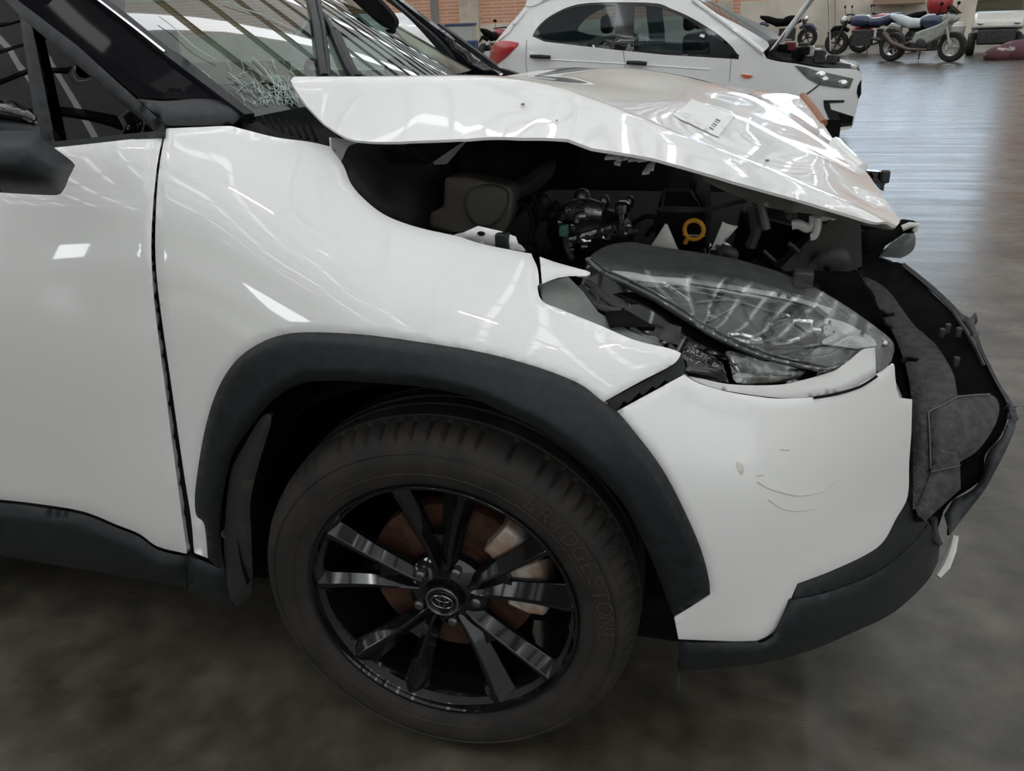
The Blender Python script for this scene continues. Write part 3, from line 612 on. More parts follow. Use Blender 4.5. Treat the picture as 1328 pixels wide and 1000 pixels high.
panel('light_guide', sm('895,361 951,370 1019,382 1060,394')+sm('1058,399 1019,388 951,376 895,367'), LS, REFLECTOR, HL, sp=6, th=.006, off=-.020)
panel('lamp_bezel', sm('800,362 891,373 981,388 1049,396 1075,410')+pts('1085,430 1060,446 1000,464 921,430 849,385'), LS, LAMPDARK, HL, sp=9, th=.01, off=-.05)
for s in ('902,392 935,389 966,390', '917,417 945,402 966,390', '860,372 910,380 960,392 1000,404'):
    MB().tube(line_px(s, LS, -.045), .0022, 6).build('bezel_rib', LAMPGREY, HL)
panel('projector_housing', pts('996,406 1040,404 1064,418 1060,447 1000,449 990,430'), LS, GLOSS, HL, sp=8, th=.02, off=-.04, dome=.01, domeD=10)
q = LS(1012, 428, -.03); MB().ball(q, (.022, .022, .022)).build('projector_lens', CLEAR, HL)
MB().box(LS(1040, 424, -.022), (.035, .01, .028)).build('projector_chrome', CHROME, HL, bev=.004)
MB().box(LS(1058, 430, -.022), (.018, .01, .014)).build('projector_chrome', CHROME, HL, bev=.003)
for s in ('946,434 960,434 986,440', '950,441 968,444 988,445', '1000,446 1016,446 1035,440', '1010,410 1018,409 1022,410', '994,420 1001,421'):
    MB().tube(line_px(s, LS, -.03), .004, 7).build('reflector_bar', CHROME, HL)
panel('lamp_plate', pts('1040,468 1062,450 1110,455 1084,478'), LS, LAMPGREY, HL, sp=7, th=.004, off=-.022)
panel('lamp_plate', sm('1070,412 1095,418 1128,436 1138,448')+pts('1110,452 1066,446'), LS, REFLECTOR, HL, sp=7, th=.004, off=-.05)
MB().ball(LS(1147, 446, .004), (.007, .007, .007), 8, 6).build('lamp_screw', REFLECTOR, HL)
for s, r, o in (('761,336 785,356 812,368 849,387 891,413 921,432 959,451 1000,466 1049,477 1079,479 1112,463', .0048, .006), ('766,334 790,352 818,364 856,384 898,410 930,429 965,446 1005,461 1050,471', .003, .004)):
    MB().tube(line_px(s, LS, o), r*.75, 8).build('lens_rim', mat('lens_rim', (.045, .05, .05), .07, coat=1), HL)
HB = Tps([(765, 345, .24), (850, 392, .20), (921, 436, .19), (1049, 481, .28), (943, 497, .16), (886, 480, .13), (823, 441, .14), (752, 385, .20), (1038, 493, .24)])
panel('lamp_housing', pts('763,340 785,358 850,391 921,435 960,455 1049,480 1080,481 1038,494 1004,500 943,499 889,488 884,462 866,453 823,443 778,424 748,402 750,378 757,358'), HB, GLOSS, SUV, sp=9, th=.05, off=-.02)
panel('lamp_housing', pts('882,458 884,486 915,492 945,496 938,472 915,455 895,448'), HB, GLOSS, SUV, sp=9, th=.02, off=.012, dome=.012, domeD=9)
panel('fog_reflector', sm('943,455 960,457 1000,468 1045,481')+sm('1036,491 1005,497 962,498 951,492'), HB, mat('reflector_dim', (.20, .21, .20), .18, metal=.9, noise=.4, scale=40, bump=.12, bscale=60), SUV, sp=7, th=.01, off=.006, dome=.006, domeD=8)
MB().tube(line_px('943,456 950,470 957,483', HB, .012), .003, 7).build('reflector_edge', CHROME, SUV)
for s, r in (('752,372 762,384 772,396 790,402 806,403', .006), ('760,366 772,374 786,388 800,396 812,398', .006), ('772,396 776,388 766,376', .004), ('812,398 816,408 826,414', .005)):
    MB().tube(line_px(s, HB, .014), r, 8).build('lamp_bracket', BAYGREY, SUV)
panel('lamp_bracket', pts('785,428 850,436 862,446 856,450 820,440'), HB, PRIMER, SUV, sp=8, th=.006, off=.004)
panel('lamp_bracket', pts('862,418 884,424 880,448 856,440'), HB, BAYGREY, SUV, sp=7, th=.012, off=.02, dome=.006, domeD=6)
panel('lamp_bracket', pts('784,404 812,402 850,424 790,424'), HB, BAYBLACK, SUV, sp=7, th=.012, off=.022, dome=.006, domeD=6)
MB().box(at(1041, 361, .44), (.035, .03, .03)).build('lamp_lug', BAYGREY, SUV, bev=.004)

# engine bay
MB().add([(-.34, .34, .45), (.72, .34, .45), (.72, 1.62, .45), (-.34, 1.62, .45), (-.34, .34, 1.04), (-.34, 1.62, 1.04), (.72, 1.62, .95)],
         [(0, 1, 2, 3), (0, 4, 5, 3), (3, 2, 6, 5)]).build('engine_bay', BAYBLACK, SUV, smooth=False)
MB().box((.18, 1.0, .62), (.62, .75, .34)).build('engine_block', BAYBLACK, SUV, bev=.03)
panel('insulation_panel', sm('430,190 470,186 520,188 560,200 577,222')+pts('577,285 572,306 523,290 496,278 472,259 455,239 440,214'), Tps([(430, 190, .30), (577, 222, .58), (572, 306, .46), (472, 259, .32), (520, 188, .5)]), BAYGREY, SUV, sp=10, th=.02, dome=.02, domeD=20)
panel('cowl_corner', sm('429,178 452,181 466,184 452,190 444,206')+pts('440,214 430,192'), Tps([(429, 178, .24), (466, 184, .3), (440, 214, .23)]), PAINT, SUV, sp=6, th=.004)
panel('cowl_side_plate', pts('446,196 500,192 552,214 500,212 450,214'), flat(.42), BAYBLACK, SUV, sp=9, th=.02)
panel('bay_gusset', pts('600,184 604,184 579,213 556,214'), flat(.55), mat('gusset', (.30, .30, .30), .5), SUV, sp=8, th=.006)
MB().tube([at(*p, y) for p, y in (((590, 214), .62), ((640, 205), .66), ((690, 200), .72), ((730, 200), .8))], [.075, .085, .08, .06], 16).build('air_duct', BAYBLACK, SUV)
MB().tube([at(*p, y) for p, y in (((665, 250), .58), ((690, 236), .62), ((706, 222), .66), ((716, 200), .7))], [.018, .022, .02, .016], 10).build('coolant_hose', BAYGREY, SUV)
TW = [at(x, y, .36) for x, y in pts('576,230 604,230 642,238 662,242 667,252 664,280 656,300 640,312 592,306 556,296 557,276 575,270')]
MB().prism(TW, (-.03, .16, -.02)).build('strut_tower', BAYBROWN, SUV, bev=.012)
MB().prism([at(x, y, .345) for x, y in sm('606,247 625,241 648,244 658,256 650,282 632,296 612,290 600,268')], (0, .03, 0)).build('strut_recess', mat('strut_olive', (.05, .05, .04), .6), SUV, bev=.006)
panel('wing_bracket', pts('588,305 600,302 620,293 650,300 669,307 672,316 681,326 640,320'), flat(.205), PAINT, SUV, sp=6, th=.006, dome=.006, domeD=5)
MB().box(at(652, 313, .20), (.022, .02, .028)).build('rubber_stop', PLASTIC, SUV, bev=.003)
MB().ball(at(624, 303, .198), (.007, .003, .004), 10, 6).build('bracket_hole', BAYBLACK, SUV)
MB().tube([at(*p, .70) for p in pts('733,277 745,275 765,274 782,276')], [.022, .028, .028, .022], 14).build('intake_runner', ALLOY, SUV)
MB().ball(at(765, 300, .72), (.10, .06, .055), 18, 10).build('valve_cover', mat('valve_cover', (.09, .088, .08), .35, metal=.7, noise=.3), SUV)
MB().tube([at(738, 312, .62), at(770, 302, .64), at(800, 294, .66)], .010, 8).build('fuel_rail', ALLOY, SUV)
rr = random.Random(5)
for k in range(30):
    u_ = rr.random(); x = 716+112*u_; y = 324-30*u_+rr.uniform(-6, 7)
    if k > 19: x, y = rr.uniform(716, 752), rr.uniform(262, 300)
    p = at(x, y, rr.uniform(.56, .62)); L = rr.uniform(.008, .022)
    d = np.array([L, .1*L, 0]) if rr.random() < .5 else np.array([.1*L, 0, L]); r_ = rr.uniform(.004, .010)
    MB().tube([p, p+d*.4, p+d*.45, p+d], [r_, r_, r_*.65, r_*.65], 10).build('engine_fitting', rr.choice([ALLOY, ALLOY, STEEL, BAYGREY, BAYGREY]), SUV)
MB().box(at(731, 299, .52), (.018, .018, .022)).build('plug_connector', TEAL, SUV, bev=.003)
MB().tube([at(733, 306, .52), at(735, 322, .5), at(742, 336, .48)], .006, 8).build('sensor_stem', ALLOY, SUV)
MB().lathe([(.0, 0), (.014, 0), (.014, .02), (.010, .024), (.010, .04), (.016, .044), (.016, .06), (.008, .066), (0, .066)], axis='z', n=14).xf(Matrix.Translation(at(806, 302, .62))).build('ignition_coil', STEEL, SUV)
for (x, y, r) in ((722, 268, .012), (716, 280, .016), (706, 262, .018), (755, 258, .02), (816, 262, .012), (783, 262, .014), (700, 275, .02)):
    MB().ball(at(x, y, .74), (r, r, r*1.2), 12, 8).build('hose_joint', BAYGREY if x < 730 else ALLOY, SUV)
for s, y in (('690,250 700,280 690,306 700,330', .5), ('820,290 838,281 852,284 846,300', .6), ('838,306 848,294 862,290 872,300', .62), ('665,262 684,268 690,290 686,318', .45)):
    MB().tube([at(a, b_, y) for a, b_ in sm(s, 4)], .005, 7).build('wiring_loom', BAYBLACK, SUV)
rr = random.Random(9)
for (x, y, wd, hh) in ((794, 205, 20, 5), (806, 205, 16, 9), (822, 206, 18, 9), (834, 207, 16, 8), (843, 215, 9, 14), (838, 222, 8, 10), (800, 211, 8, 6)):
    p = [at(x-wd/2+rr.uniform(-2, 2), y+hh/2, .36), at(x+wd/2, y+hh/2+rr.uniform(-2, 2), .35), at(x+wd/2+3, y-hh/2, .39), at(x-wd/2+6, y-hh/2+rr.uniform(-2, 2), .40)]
    MB().prism(p, (0, .004, .004)).build('foil_shard', GLINT, SUV, smooth=False)
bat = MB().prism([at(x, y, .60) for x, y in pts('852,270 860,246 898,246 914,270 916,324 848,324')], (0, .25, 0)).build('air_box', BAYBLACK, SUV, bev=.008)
MB().tube([at(x, y, .592) for x, y in pts('858,269 862,247 896,247 910,270 858,269')], .004, 6).build('air_box_rib', BAYGREY, bat)
MB().tube([at(x, y, .592) for x, y in pts('850,272 880,273 918,272 950,263 968,260')], .005, 6).build('air_box_rib', BAYGREY, bat)
for p, v in (('863,290 866,292 880,325 840,325', .50), ('937,288 942,290 957,294 950,302 930,324 922,324', .50)):
    panel('white_shield', pts(p), flat(v), WHITEPLASTIC, SUV, sp=6, th=.006, dome=.006, domeD=6)
c = at(900, 298, .55)
b = MB(); b.tube([c+np.array([.0185*math.cos(q), -.004*math.cos(q), .0185*math.sin(q)]) for q in np.linspace(0, 2*math.pi, 25)], .0045, 8, caps=False)
b.tube([c+np.array([-.010, 0, -.014]), c+np.array([-.016, .005, -.028])], .005, 8); b.build('dipstick_ring', YELLOW, SUV)
MB().cyl(at(886, 305, .56), at(915, 306, .56), .010, 12).build('oil_tube', GLOSS, SUV)
MB().cyl(at(903, 318, .58), at(903, 330, .58), .03, 18).build('filler_cap', GLOSS, SUV)
MB().tube([at(x, y, .52) for x, y in sm('932,313 944,318 950,328 947,336', 4)], .004, 7).build('wiring_clip', ALLOY, SUV)
panel('lamp_back_cap', sm('928,322 945,318 958,328 952,340 934,338'), flat(.46), BAYGREY, SUV, sp=6, th=.03, dome=.01, domeD=6)
MB().tube([at(x, y, .55) for x, y in pts('984,256 989,276 994,297')], .008, 8).build('bay_strut', mat('strut_grey', (.12, .12, .115), .5), SUV)
MB().tube([at(x, y, .57) for x, y in pts('976,270 980,300 972,320')], .012, 8).build('bay_strut', BAYGREY, SUV)
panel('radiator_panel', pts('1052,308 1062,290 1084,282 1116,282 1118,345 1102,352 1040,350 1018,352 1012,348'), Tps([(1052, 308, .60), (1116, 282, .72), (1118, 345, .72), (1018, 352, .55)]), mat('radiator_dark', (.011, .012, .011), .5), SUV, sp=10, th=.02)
panel('horn_disc', sm('1043,347 1060,331 1075,321 1092,321 1103,334 1099,349 1078,352'), flat(.60), mat('horn_grey', (.034, .034, .032), .5), SUV, sp=7, th=.03, dome=.008, domeD=8)
panel('radiator_cover', pts('1095,280 1165,297 1150,316 1140,334 1158,341 1112,354 1090,345'), flat(1.28), BAYBLACK, SUV, sp=9, th=.02)  # black sheet put in to fill the dark gap by the far headlamp
panel('radiator_side', pts('960,275 1050,300 1030,350 1000,348 950,320'), flat(.72), BAYBLACK, SUV, sp=12, th=.02)
for s in ('1022,316 1030,321 1036,327', '990,325 1003,337 1016,350', '1016,348 1034,332 1052,312'):
    MB().tube([at(x, y, .575) for x, y in pts(s)], .004 if s[0] != '1' or s[1] != '0' else .005, 6).build('bay_wire', BAYGREY, SUV)
EDGELIGHT = mat('foam_ridge', (.12, .12, .115), .8)  # pale lines painted along the foam edges as highlights
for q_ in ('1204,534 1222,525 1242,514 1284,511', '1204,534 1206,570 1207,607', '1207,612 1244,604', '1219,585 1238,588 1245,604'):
    MB().tube([FO(x, y, .012) for x, y in pts(q_)], .0013, 6).build('foam_edge', EDGELIGHT, FOAMO)
b = MB(); b.tube([at(x, y, .55) for x, y in sm('1027,292 1036,291 1047,296 1055,290 1056,280')], .009, 8); b.tube([at(x, y, .54) for x, y in sm('1061,282 1060,296 1056,306 1051,307')], .007, 8); b.tube([at(x, y, .56) for x, y in sm('1056,282 1070,282 1080,278 1083,284')], .007, 8)
b.build('broken_hinge', WHITEPLASTIC, SUV)
panel('brown_plate', pts('1016,275 1034,276 1036,288 1022,286'), flat(.62), mat('plate_brown', (.09, .06, .05), .5), SUV, sp=6, th=.006)
# far headlamp and broken grille pieces
FL = panel('far_headlamp', sm('1140,333 1152,322 1171,305 1187,303 1188,312 1186,321 1178,330 1168,335'), flat(1.22), CLEAR, SUV, sp=6, th=.004, dome=.03, domeD=12)
panel('lamp_back', sm('1140,333 1152,322 1171,305 1186,303 1186,321 1178,330 1168,335'), flat(1.27), LAMPGREY, FL, sp=7, th=.02)
panel('lamp_bracket', pts('1162,290 1170,284 1185,286 1191,291 1186,302 1172,303 1150,318 1120,334 1116,300 1150,296'), flat(1.2), BAYBLACK, SUV, sp=7, th=.03, dome=.01, domeD=6)
MB().tube([at(x, y, 1.19) for x, y in pts('1170,296 1180,292 1189,292 1186,300')], .008, 7).build('broken_clip', WHITEPLASTIC, SUV)
panel('grille_fragment', pts('1120,221 1152,224 1151,234 1147,240 1146,248 1141,246'), flat(1.15), GLOSS, SUV, sp=6, th=.02)
MB().box(at(1148, 229, 1.13), (.02, .02, .03)).build('broken_clip', BAYGREY, SUV, bev=.004)
MB().tube([at(880, 872, .07), at(880, 884, .07), at(878, 896, .07)], .003, 6).build('hanging_clip', BAYGREY, SUV)

# front wheel
HUB = Matrix.Translation((0, 0, .338)) @ Matrix.Rotation(rad(2.46), 4, 'Z')
def wheel_part(b, name, m, parent, **k): return b.xf(HUB).build(name, m, parent, **k)
prof = [(.226, .02), (.232, .008), (.243, .002), (.252, -.004), (.268, -.009), (.284, -.012), (.300, -.011), (.312, -.006), (.318, -.004), (.324, .003), (.331, .014), (.336, .026), (.3385, .038), (.340, .047), (.3405, .052), (.334, .0535), (.334, .0605), (.341, .062), (.3415, .078), (.342, .092),
        (.335, .0935), (.335, .102), (.342, .1035), (.342, .122), (.335, .1235), (.335, .132), (.342, .1335), (.341, .163), (.334, .1645), (.334, .172), (.340, .173), (.334, .20), (.30, .222), (.25, .21), (.226, .205)]
NS = 76
def tread(r, h, q, j):
    k = (q*NS/(2*math.pi)) % 1.0
    if 9 <= j <= 13 and k < .16: return r-(.007 if j > 9 else .003), h
    return r, h
WHEEL = wheel_part(MB().lathe(prof, n=NS*5, fn=tread), 'wheel', RUBBER, SUV, angle=28)
wheel_part(MB().lathe([(.268, -.0098), (.2695, -.0112), (.271, -.0104)], n=120).lathe([(.3055, -.0098), (.307, -.0112), (.3085, -.0094)], n=120), 'sidewall_ring', RUBBER, WHEEL)
wheel_part(MB().lathe([(.2435, .006), (.2445, -.001), (.2415, -.005), (.237, -.004), (.234, .003), (.231, .012), (.226, .02), (.222, .05), (.212, .075), (.206, .14), (.206, .2), (.21, .2), (.23, .02)], n=120), 'rim', RIMBLK, WHEEL, angle=50)
wheel_part(MB().lathe([(.0, .034), (.030, .033), (.038, .030), (.060, .036), (.074, .044), (.078, .06), (.06, .07), (0, .07)], n=60), 'hub_face', RIMBLK, WHEEL)
def spoke(tip, root, tw, bw):
    rings = []
    for k in range(9):
        s = k/8; r = .046+(.236-.046)*s; a = root+(tip-root)*min(1, s*1.15)
        w_ = (bw+(tw-bw)*s)*(1.0-.10*math.sin(math.pi*s)); yf = .030-.024*s**.7+.004*math.sin(math.pi*s); dp = .034-.008*s
        c, t = np.array([math.cos(a), 0, math.sin(a)]), np.array([-math.sin(a), 0, math.cos(a)])
        o = c*r; Y = np.array([0, 1, 0])
        rings.append([o-t*w_*.5+Y*(yf+dp), o-t*w_*.5+Y*(yf+.018), o-t*w_*.16+Y*yf, o-t*w_*.02+Y*yf, o+t*w_*.5+Y*(yf+.020), o+t*w_*.5+Y*(yf+dp)])
    return MB().loft(rings)
for k in range(5):
    mid = rad(93+72*k)
    wheel_part(spoke(mid+rad(14.5), mid+rad(10), .052, .028), 'spoke', RIMBLK, WHEEL, angle=18, bev=.0016)
    wheel_part(spoke(mid-rad(14.5), mid-rad(10), .066, .030), 'spoke', RIMBLK, WHEEL, angle=18, bev=.0016)
    wheel_part(MB().add([(.07*math.cos(mid-.2), .05, .07*math.sin(mid-.2)), (.07*math.cos(mid+.2), .05, .07*math.sin(mid+.2)), (.125*math.cos(mid+.1), .035, .125*math.sin(mid+.1)), (.125*math.cos(mid-.1), .035, .125*math.sin(mid-.1)),
                         (.07*math.cos(mid-.2), .065, .07*math.sin(mid-.2)), (.07*math.cos(mid+.2), .065, .07*math.sin(mid+.2)), (.125*math.cos(mid+.1), .06, .125*math.sin(mid+.1)), (.125*math.cos(mid-.1), .06, .125*math.sin(mid-.1))],
                        [(0, 1, 2, 3), (4, 7, 6, 5), (0, 4, 5, 1), (1, 5, 6, 2), (2, 6, 7, 3), (3, 7, 4, 0)]), 'spoke_web', RIMBLK, WHEEL)
    a = rad(65+72*k); c = np.array([.0572*math.cos(a), 0, .0572*math.sin(a)])
    wheel_part(MB().lathe([(0, .022), (.006, .0225), (.0092, .026), (.0095, .045), (.011, .047)], c=c, n=12), 'lug_nut', NUT, WHEEL)
wheel_part(MB().lathe([(0, .0135), (.024, .0135), (.0265, .012), (.0305, .0125), (.0315, .016), (.0315, .034)], n=40), 'centre_cap', RIMBLK, WHEEL)
wheel_part(MB().tube([(.0285*math.cos(q), .0122, .0285*math.sin(q)) for q in np.linspace(0, 2*math.pi, 49)], .0022, 8, caps=False), 'cap_ring', CAPRING, WHEEL)
EL = lambda cx, cz, a, b_, r: [(cx+a*math.cos(q), .0118, cz+b_*math.sin(q)) for q in np.linspace(0, 2*math.pi, 41)]
b = MB(); ROT = Matrix.Rotation(rad(8), 4, 'Y')
b.tube(EL(0, 0, .0195, .0135, 0), .0013, 6, caps=False); b.tube(EL(0, 0, .0058, .0132, 0), .0012, 6, caps=False); b.tube(EL(0, .0062, .0128, .0062, 0), .0012, 6, caps=False)
wheel_part(b.xf(ROT), 'emblem', CAPRING, WHEEL)
wheel_part(MB().lathe([(.06, .085), (.060, .066), (.075, .064), (.078, .082), (.155, .082), (.157, .088), (.157, .108), (.06, .108)], n=64), 'brake_disc', RUST, WHEEL)
ring_ = []
for a in np.linspace(rad(-14), rad(52), 12):
    c, s_ = math.cos(a), math.sin(a); ring_.append([(.108*c, .068, .108*s_), (.108*c, .055, .108*s_), (.15*c, .048, .15*s_), (.178*c, .055, .178*s_), (.182*c, .07, .182*s_), (.182*c, .13, .182*s_), (.108*c, .13, .108*s_)])
wheel_part(MB().loft(ring_), 'brake_caliper', CALIPER, WHEEL, bev=.005)
wheel_part(MB().box((.150*math.cos(rad(8)), .05, .150*math.sin(rad(8))), (.05, .03, .022)), 'caliper_bracket', CALIPER, WHEEL, bev=.006)
# raised lettering on the sidewall
def letters(txt, r, a0, a1, h, y0):
    b = MB(); n = len(txt)
    for i, ch in enumerate(txt):
        cu = bpy.data.curves.new('t', 'FONT'); cu.body = ch; cu.size = h*1.4; cu.extrude = .0006; cu.align_x = 'CENTER'; cu.resolution_u = 3
        o = bpy.data.objects.new('t', cu); COL.objects.link(o); dg = bpy.context.evaluated_depsgraph_get(); me = o.evaluated_get(dg).to_mesh()
        a = a0+(a1-a0)*i/(n-1); c, t = (math.cos(a), math.sin(a)), (math.sin(a), -math.cos(a))
        vs = [(c[0]*(r+v.co.y)+t[0]*v.co.x, y0+v.co.z*-1, c[1]*(r+v.co.y)+t[1]*v.co.x) for v in me.vertices]
        b.add(vs, [tuple(p.vertices) for p in me.polygons]); o.evaluated_get(dg).to_mesh_clear(); bpy.data.objects.remove(o); bpy.data.curves.remove(cu)
    return b
o = wheel_part(letters('BRIDGESTONE', .2765, rad(54), rad(-2), .028, -.0125), 'tyre_lettering', LETTER, WHEEL, smooth=False); tag(o, kind='stuff')
MB().cyl((0, .25, .338), (0, .95, .36), .03, 10).build('drive_shaft', BAYBLACK, SUV)
MB().tube([(.0, .16, .4), (-.02, .3, .75), (-.02, .36, .9)], .045, 12).build('suspension_strut', BAYBLACK, SUV)
MB().tube([(0, .2, .22), (-.1, .6, .24)], .03, 8).build('suspension_arm', BAYBLACK, SUV)

# ------------------------------------------------------------------ white hatchback behind
HX0, HY0, HA = .85, 8.3, -.09
hc, hs = math.cos(HA), math.sin(HA)
def h2w(p): return np.array([HX0+p[0]*hc-p[1]*hs, HY0+p[0]*hs+p[1]*hc, p[2]])
def hside(x, z):
    y = -.845
    if z > .98: y += (z-.98)*.42
    if z < .5: y += (.5-z)*.12
    if x > .05: y += .32*((min(x, .8)-.05)/.75)**2.4
    if x < -2.55: y += .30*((-2.55-x)/.5)**2
    return y
def HS(px, py, off=0.0):
    d = ray(px, py); n = np.array([-hs, hc, 0]); o = np.array([HX0, HY0, 0]); y = -.845
    for _ in range(25):
        t = ((y-off)-(CAM-o) @ n)/(d @ n); P = CAM+d*t; q = P-o; x = q @ np.array([hc, hs, 0]); y = .6*y+.4*hside(min(x, .8), P[2])
    return P
HAT = thing('car', h2w((-1.2, 0, 0)), 'white five-door hatchback with raised bonnet behind the crumpled bonnet', 'car', rz=0)
body = sm('681,8 687,0 720,-7 780,-11 840,-9 880,-4 899,1')+sm('899,1 930,18 965,36 996,56 990,68')[1:]+sm('994,76 1010,80 1033,83 1063,88 1094,89 1110,90')+sm('1114,92 1118,100 1117,114 1113,132 1109,150 1104,166 1088,170')+pts('1040,178 960,190 880,200 760,190 690,160 660,130')+sm('640,100 636,82 641,60 655,39 670,22')
WIN = [sm('693,46 698,37 714,23.5 737,12 761,7 788,6 797,7 799,9')+pts('797,61 737,55 708,51'), sm('823,8 845,8 865,13 890,24 911,39 921,46')+pts('921,71 860,67 821,63')]
HP = lambda *a, **k: panel(*a, **k)
SH = panel('body_shell', body, HS, PAINT2, HAT, sp=9, th=.03, holes=[sm('690,47 697,35 713,21 737,9 761,4 800,3 850,4 870,11 895,22 925,40 945,56 958,72')+pts('958,77 860,71 800,65 706,54')])
# far side and closing surfaces: the mirrored outline joined across the width
def mirror(P):
    q = P-np.array([HX0, HY0, 0]); x, y = q @ np.array([hc, hs, 0]), q @ np.array([-hs, hc, 0]); return h2w((x, -y, P[2]))
ob = [body[i] for i in range(0, len(body), 2)]
A = [HS(*p) for p in ob]; B_ = [mirror(p) for p in A]; n = len(A); skip = lambda i: ob[i][0] > 885 and ob[i][1] < 92
b = MB().add(A+B_, [(i, (i+1) % n, n+(i+1) % n, n+i) for i in range(n) if not skip(i)]); b.build('body_wrap', PAINT2, HAT, angle=40)
V, D, F = grid_panel(body, 13, WIN)
MB().add([mirror(HS(x, y)) for x, y in V], F).build('far_side', PAINT2, HAT)
panel('pillar_trim', sm('690,47 697,35 713,21 737,9 761,4 800,3 850,4 870,11 895,22 925,40 945,56 958,72')+pts('958,77 860,71 800,65 706,54'), HS, GLOSS, HAT, sp=9, th=.01, off=-.012, holes=WIN)
for s in WIN: panel('side_window', s, HS, HATCHGLASS, HAT, sp=9, th=.004, off=-.016)
panel('mirror_sail', pts('921,44 940,56 959,72 957,75 920,71'), HS, PLASTIC, HAT, sp=8, th=.01, off=.004)
# windscreen of the hatch, seats, bonnet up
def hl(px, py):
    q = HS(px, py)-np.array([HX0, HY0, 0]); return np.array([q @ np.array([hc, hs, 0]), q @ np.array([-hs, hc, 0]), q[2]])
def hplane(px, py, yl):
    d = ray(px, py); n_ = np.array([-hs, hc, 0]); return CAM+d*((yl-(CAM-np.array([HX0, HY0, 0])) @ n_)/(d @ n_))
HR = np.array([[hc, -hs, 0], [hs, hc, 0], [0, 0, 1]])
wa, wb = HS(899, 2), HS(990, 62)
MB().add([wa, wb, mirror(wb), mirror(wa)], [(0, 1, 2, 3)]).build('windscreen', HATCHGLASS, HAT, smooth=False)
MB().tube([HS(899, 0, .01), HS(930, 22, .01), HS(960, 45, .01), HS(990, 68, .01)], .022, 8).build('windscreen_pillar', PAINT2, HAT)
MB().tube([hplane(x, y, .62) for x, y in pts('899,-2 930,14 965,34 997,54')], .03, 8).build('windscreen_pillar', PAINT2, HAT)
xc = hl(994, 74)[0]
for x in (xc-.75, xc-1.6):
    for y in (-.35, .35):
        MB().box(h2w((x, y, .80)), (.18, .45, .5), HR).box(h2w((x-.06, y, 1.16)), (.1, .26, .18), HR).build('seat', BAYGREY, HAT, bev=.05)
MB().box(h2w((xc-.2, 0, .86)), (.4, 1.3, .16), HR).build('dashboard', BAYBLACK, HAT)
MB().box(h2w((xc-1.3, 0, .42)), (2.4, 1.45, .5), HR).build('cabin_floor', BAYBLACK, HAT)
h0, h1 = hl(995, 68), hl(1050, -4); dv = (h1-h0)*1.35; b = MB(); rg = []
for yl in (-.66, -.6, .6, .66):
    e = np.array([.05, 0, .03]) if abs(yl) < .65 else np.array([.035, 0, .02])
    p = np.array([h0[0], yl, h0[2]]); q = p+np.array([dv[0], 0, dv[2]])
    rg.append([h2w(p), h2w(q), h2w(q+e), h2w(p+e)])
b.loft(rg).build('raised_bonnet', PAINT2, HAT, bev=.008)
MB().tube([h2w((h0[0]+.55, -.45, .86)), h2w((h0[0]+.45, -.45, 1.5))], .008, 6).build('bonnet_stay', STEEL, HAT)
xf_ = hl(1105, 90)[0]
MB().prism([h2w((xc, -.66, .82)), h2w((xf_, -.5, .68)), h2w((xf_, .5, .68)), h2w((xc, .66, .82))], (0, 0, -.3)).build('engine_bay', BAYBLACK, HAT)
rr = random.Random(4); BRED = mat('bay_red', (.22, .03, .04), .5)
for i in range(16):
    u_ = rr.random(); x = xc+.1+(xf_-xc-.15)*u_; y = rr.uniform(-.5, .5); z = .86-.12*u_+rr.uniform(-.03, .05)
    MB().box(h2w((x, y, z)), (rr.uniform(.06, .18), rr.uniform(.06, .16), rr.uniform(.05, .12)), HR).build('engine_part', BRED if i in (3, 8) else rr.choice([BAYGREY, ALLOY, BAYBLACK, BAYBLACK]), HAT, bev=.01)
MB().prism([hplane(x, y, .55) for x, y in pts('992,76 996,62 1008,62 1034,68 1036,84 1010,82')], tuple(h2w((0, .04, 0))-h2w((0, 0, 0)))).build('bay_wall', BAYGREY, HAT)
MB().tube([hplane(x, y, .64) for x, y in sm('1000,62 1035,66 1062,72 1090,81 1112,90')], .03, 8).build('far_wing_edge', PAINT2, HAT)
panel('tail_lamp', sm('637,63 640,57 645,53 658,53 672,55')+sm('671,58 660,70 648,80 639,85')+pts('634,78'), HS, mat('tail_red', (.50, .010, .018), .2, coat=1), HAT, sp=6, th=.03, off=.012, dome=.02, domeD=7)
panel('tail_spoiler', pts('681,8 684,-2 716,-8 716,-3 690,8'), HS, PAINT2, HAT, sp=6, th=.06, off=.02)
panel('rear_glass_edge', pts('681,9 684,12 660,42 645,54 640,57 655,39'), HS, PAINT2, HAT, sp=6, th=.05, off=.015, dome=.015, domeD=4)
panel('rear_bumper', sm('622,84 626,70 634,66 645,72 640,100'), lambda x, y, off=0: HS(x, y, off-.05), PAINT2, HAT, sp=6, th=.1)
for x, y in ((688, 73), (813, 81)):
    MB().tube([HS(x, y, .03), HS(x+13, y+.6, .045), HS(x+26, y+1.4, .03)], [.018, .021, .018], 8).build('door_handle', PLASTIC, HAT)
for s in ('808,65 811,90 812,120', '948,76 947,92 946,106', '683,52 682,80 686,110'):
    MB().tube([HS(x, y, .0) for x, y in sm(s, 3)], .0035, 5).build('door_seam', mat('seam_grey', (.25, .25, .25), .6), HAT)
MB().tube([HS(x, y, .002) for x, y in sm('690,76 760,80 830,84 920,90')], .006, 5).build('swage_line', PAINT2, HAT)
panel('side_repeater', pts('960,96.5 968,97 977,98.5 971,101.8 965,101'), HS, mat('repeater_orange', (.65, .12, .03), .3, coat=1), HAT, sp=5, th=.02, off=.012)
HLP = panel('headlamp', pts('1030,85 1045,87 1057,91 1085,97 1107,102 1102,115 1085,114 1065,111 1048,103'), HS, LAMPGREY, HAT, sp=6, th=.03, off=.004)
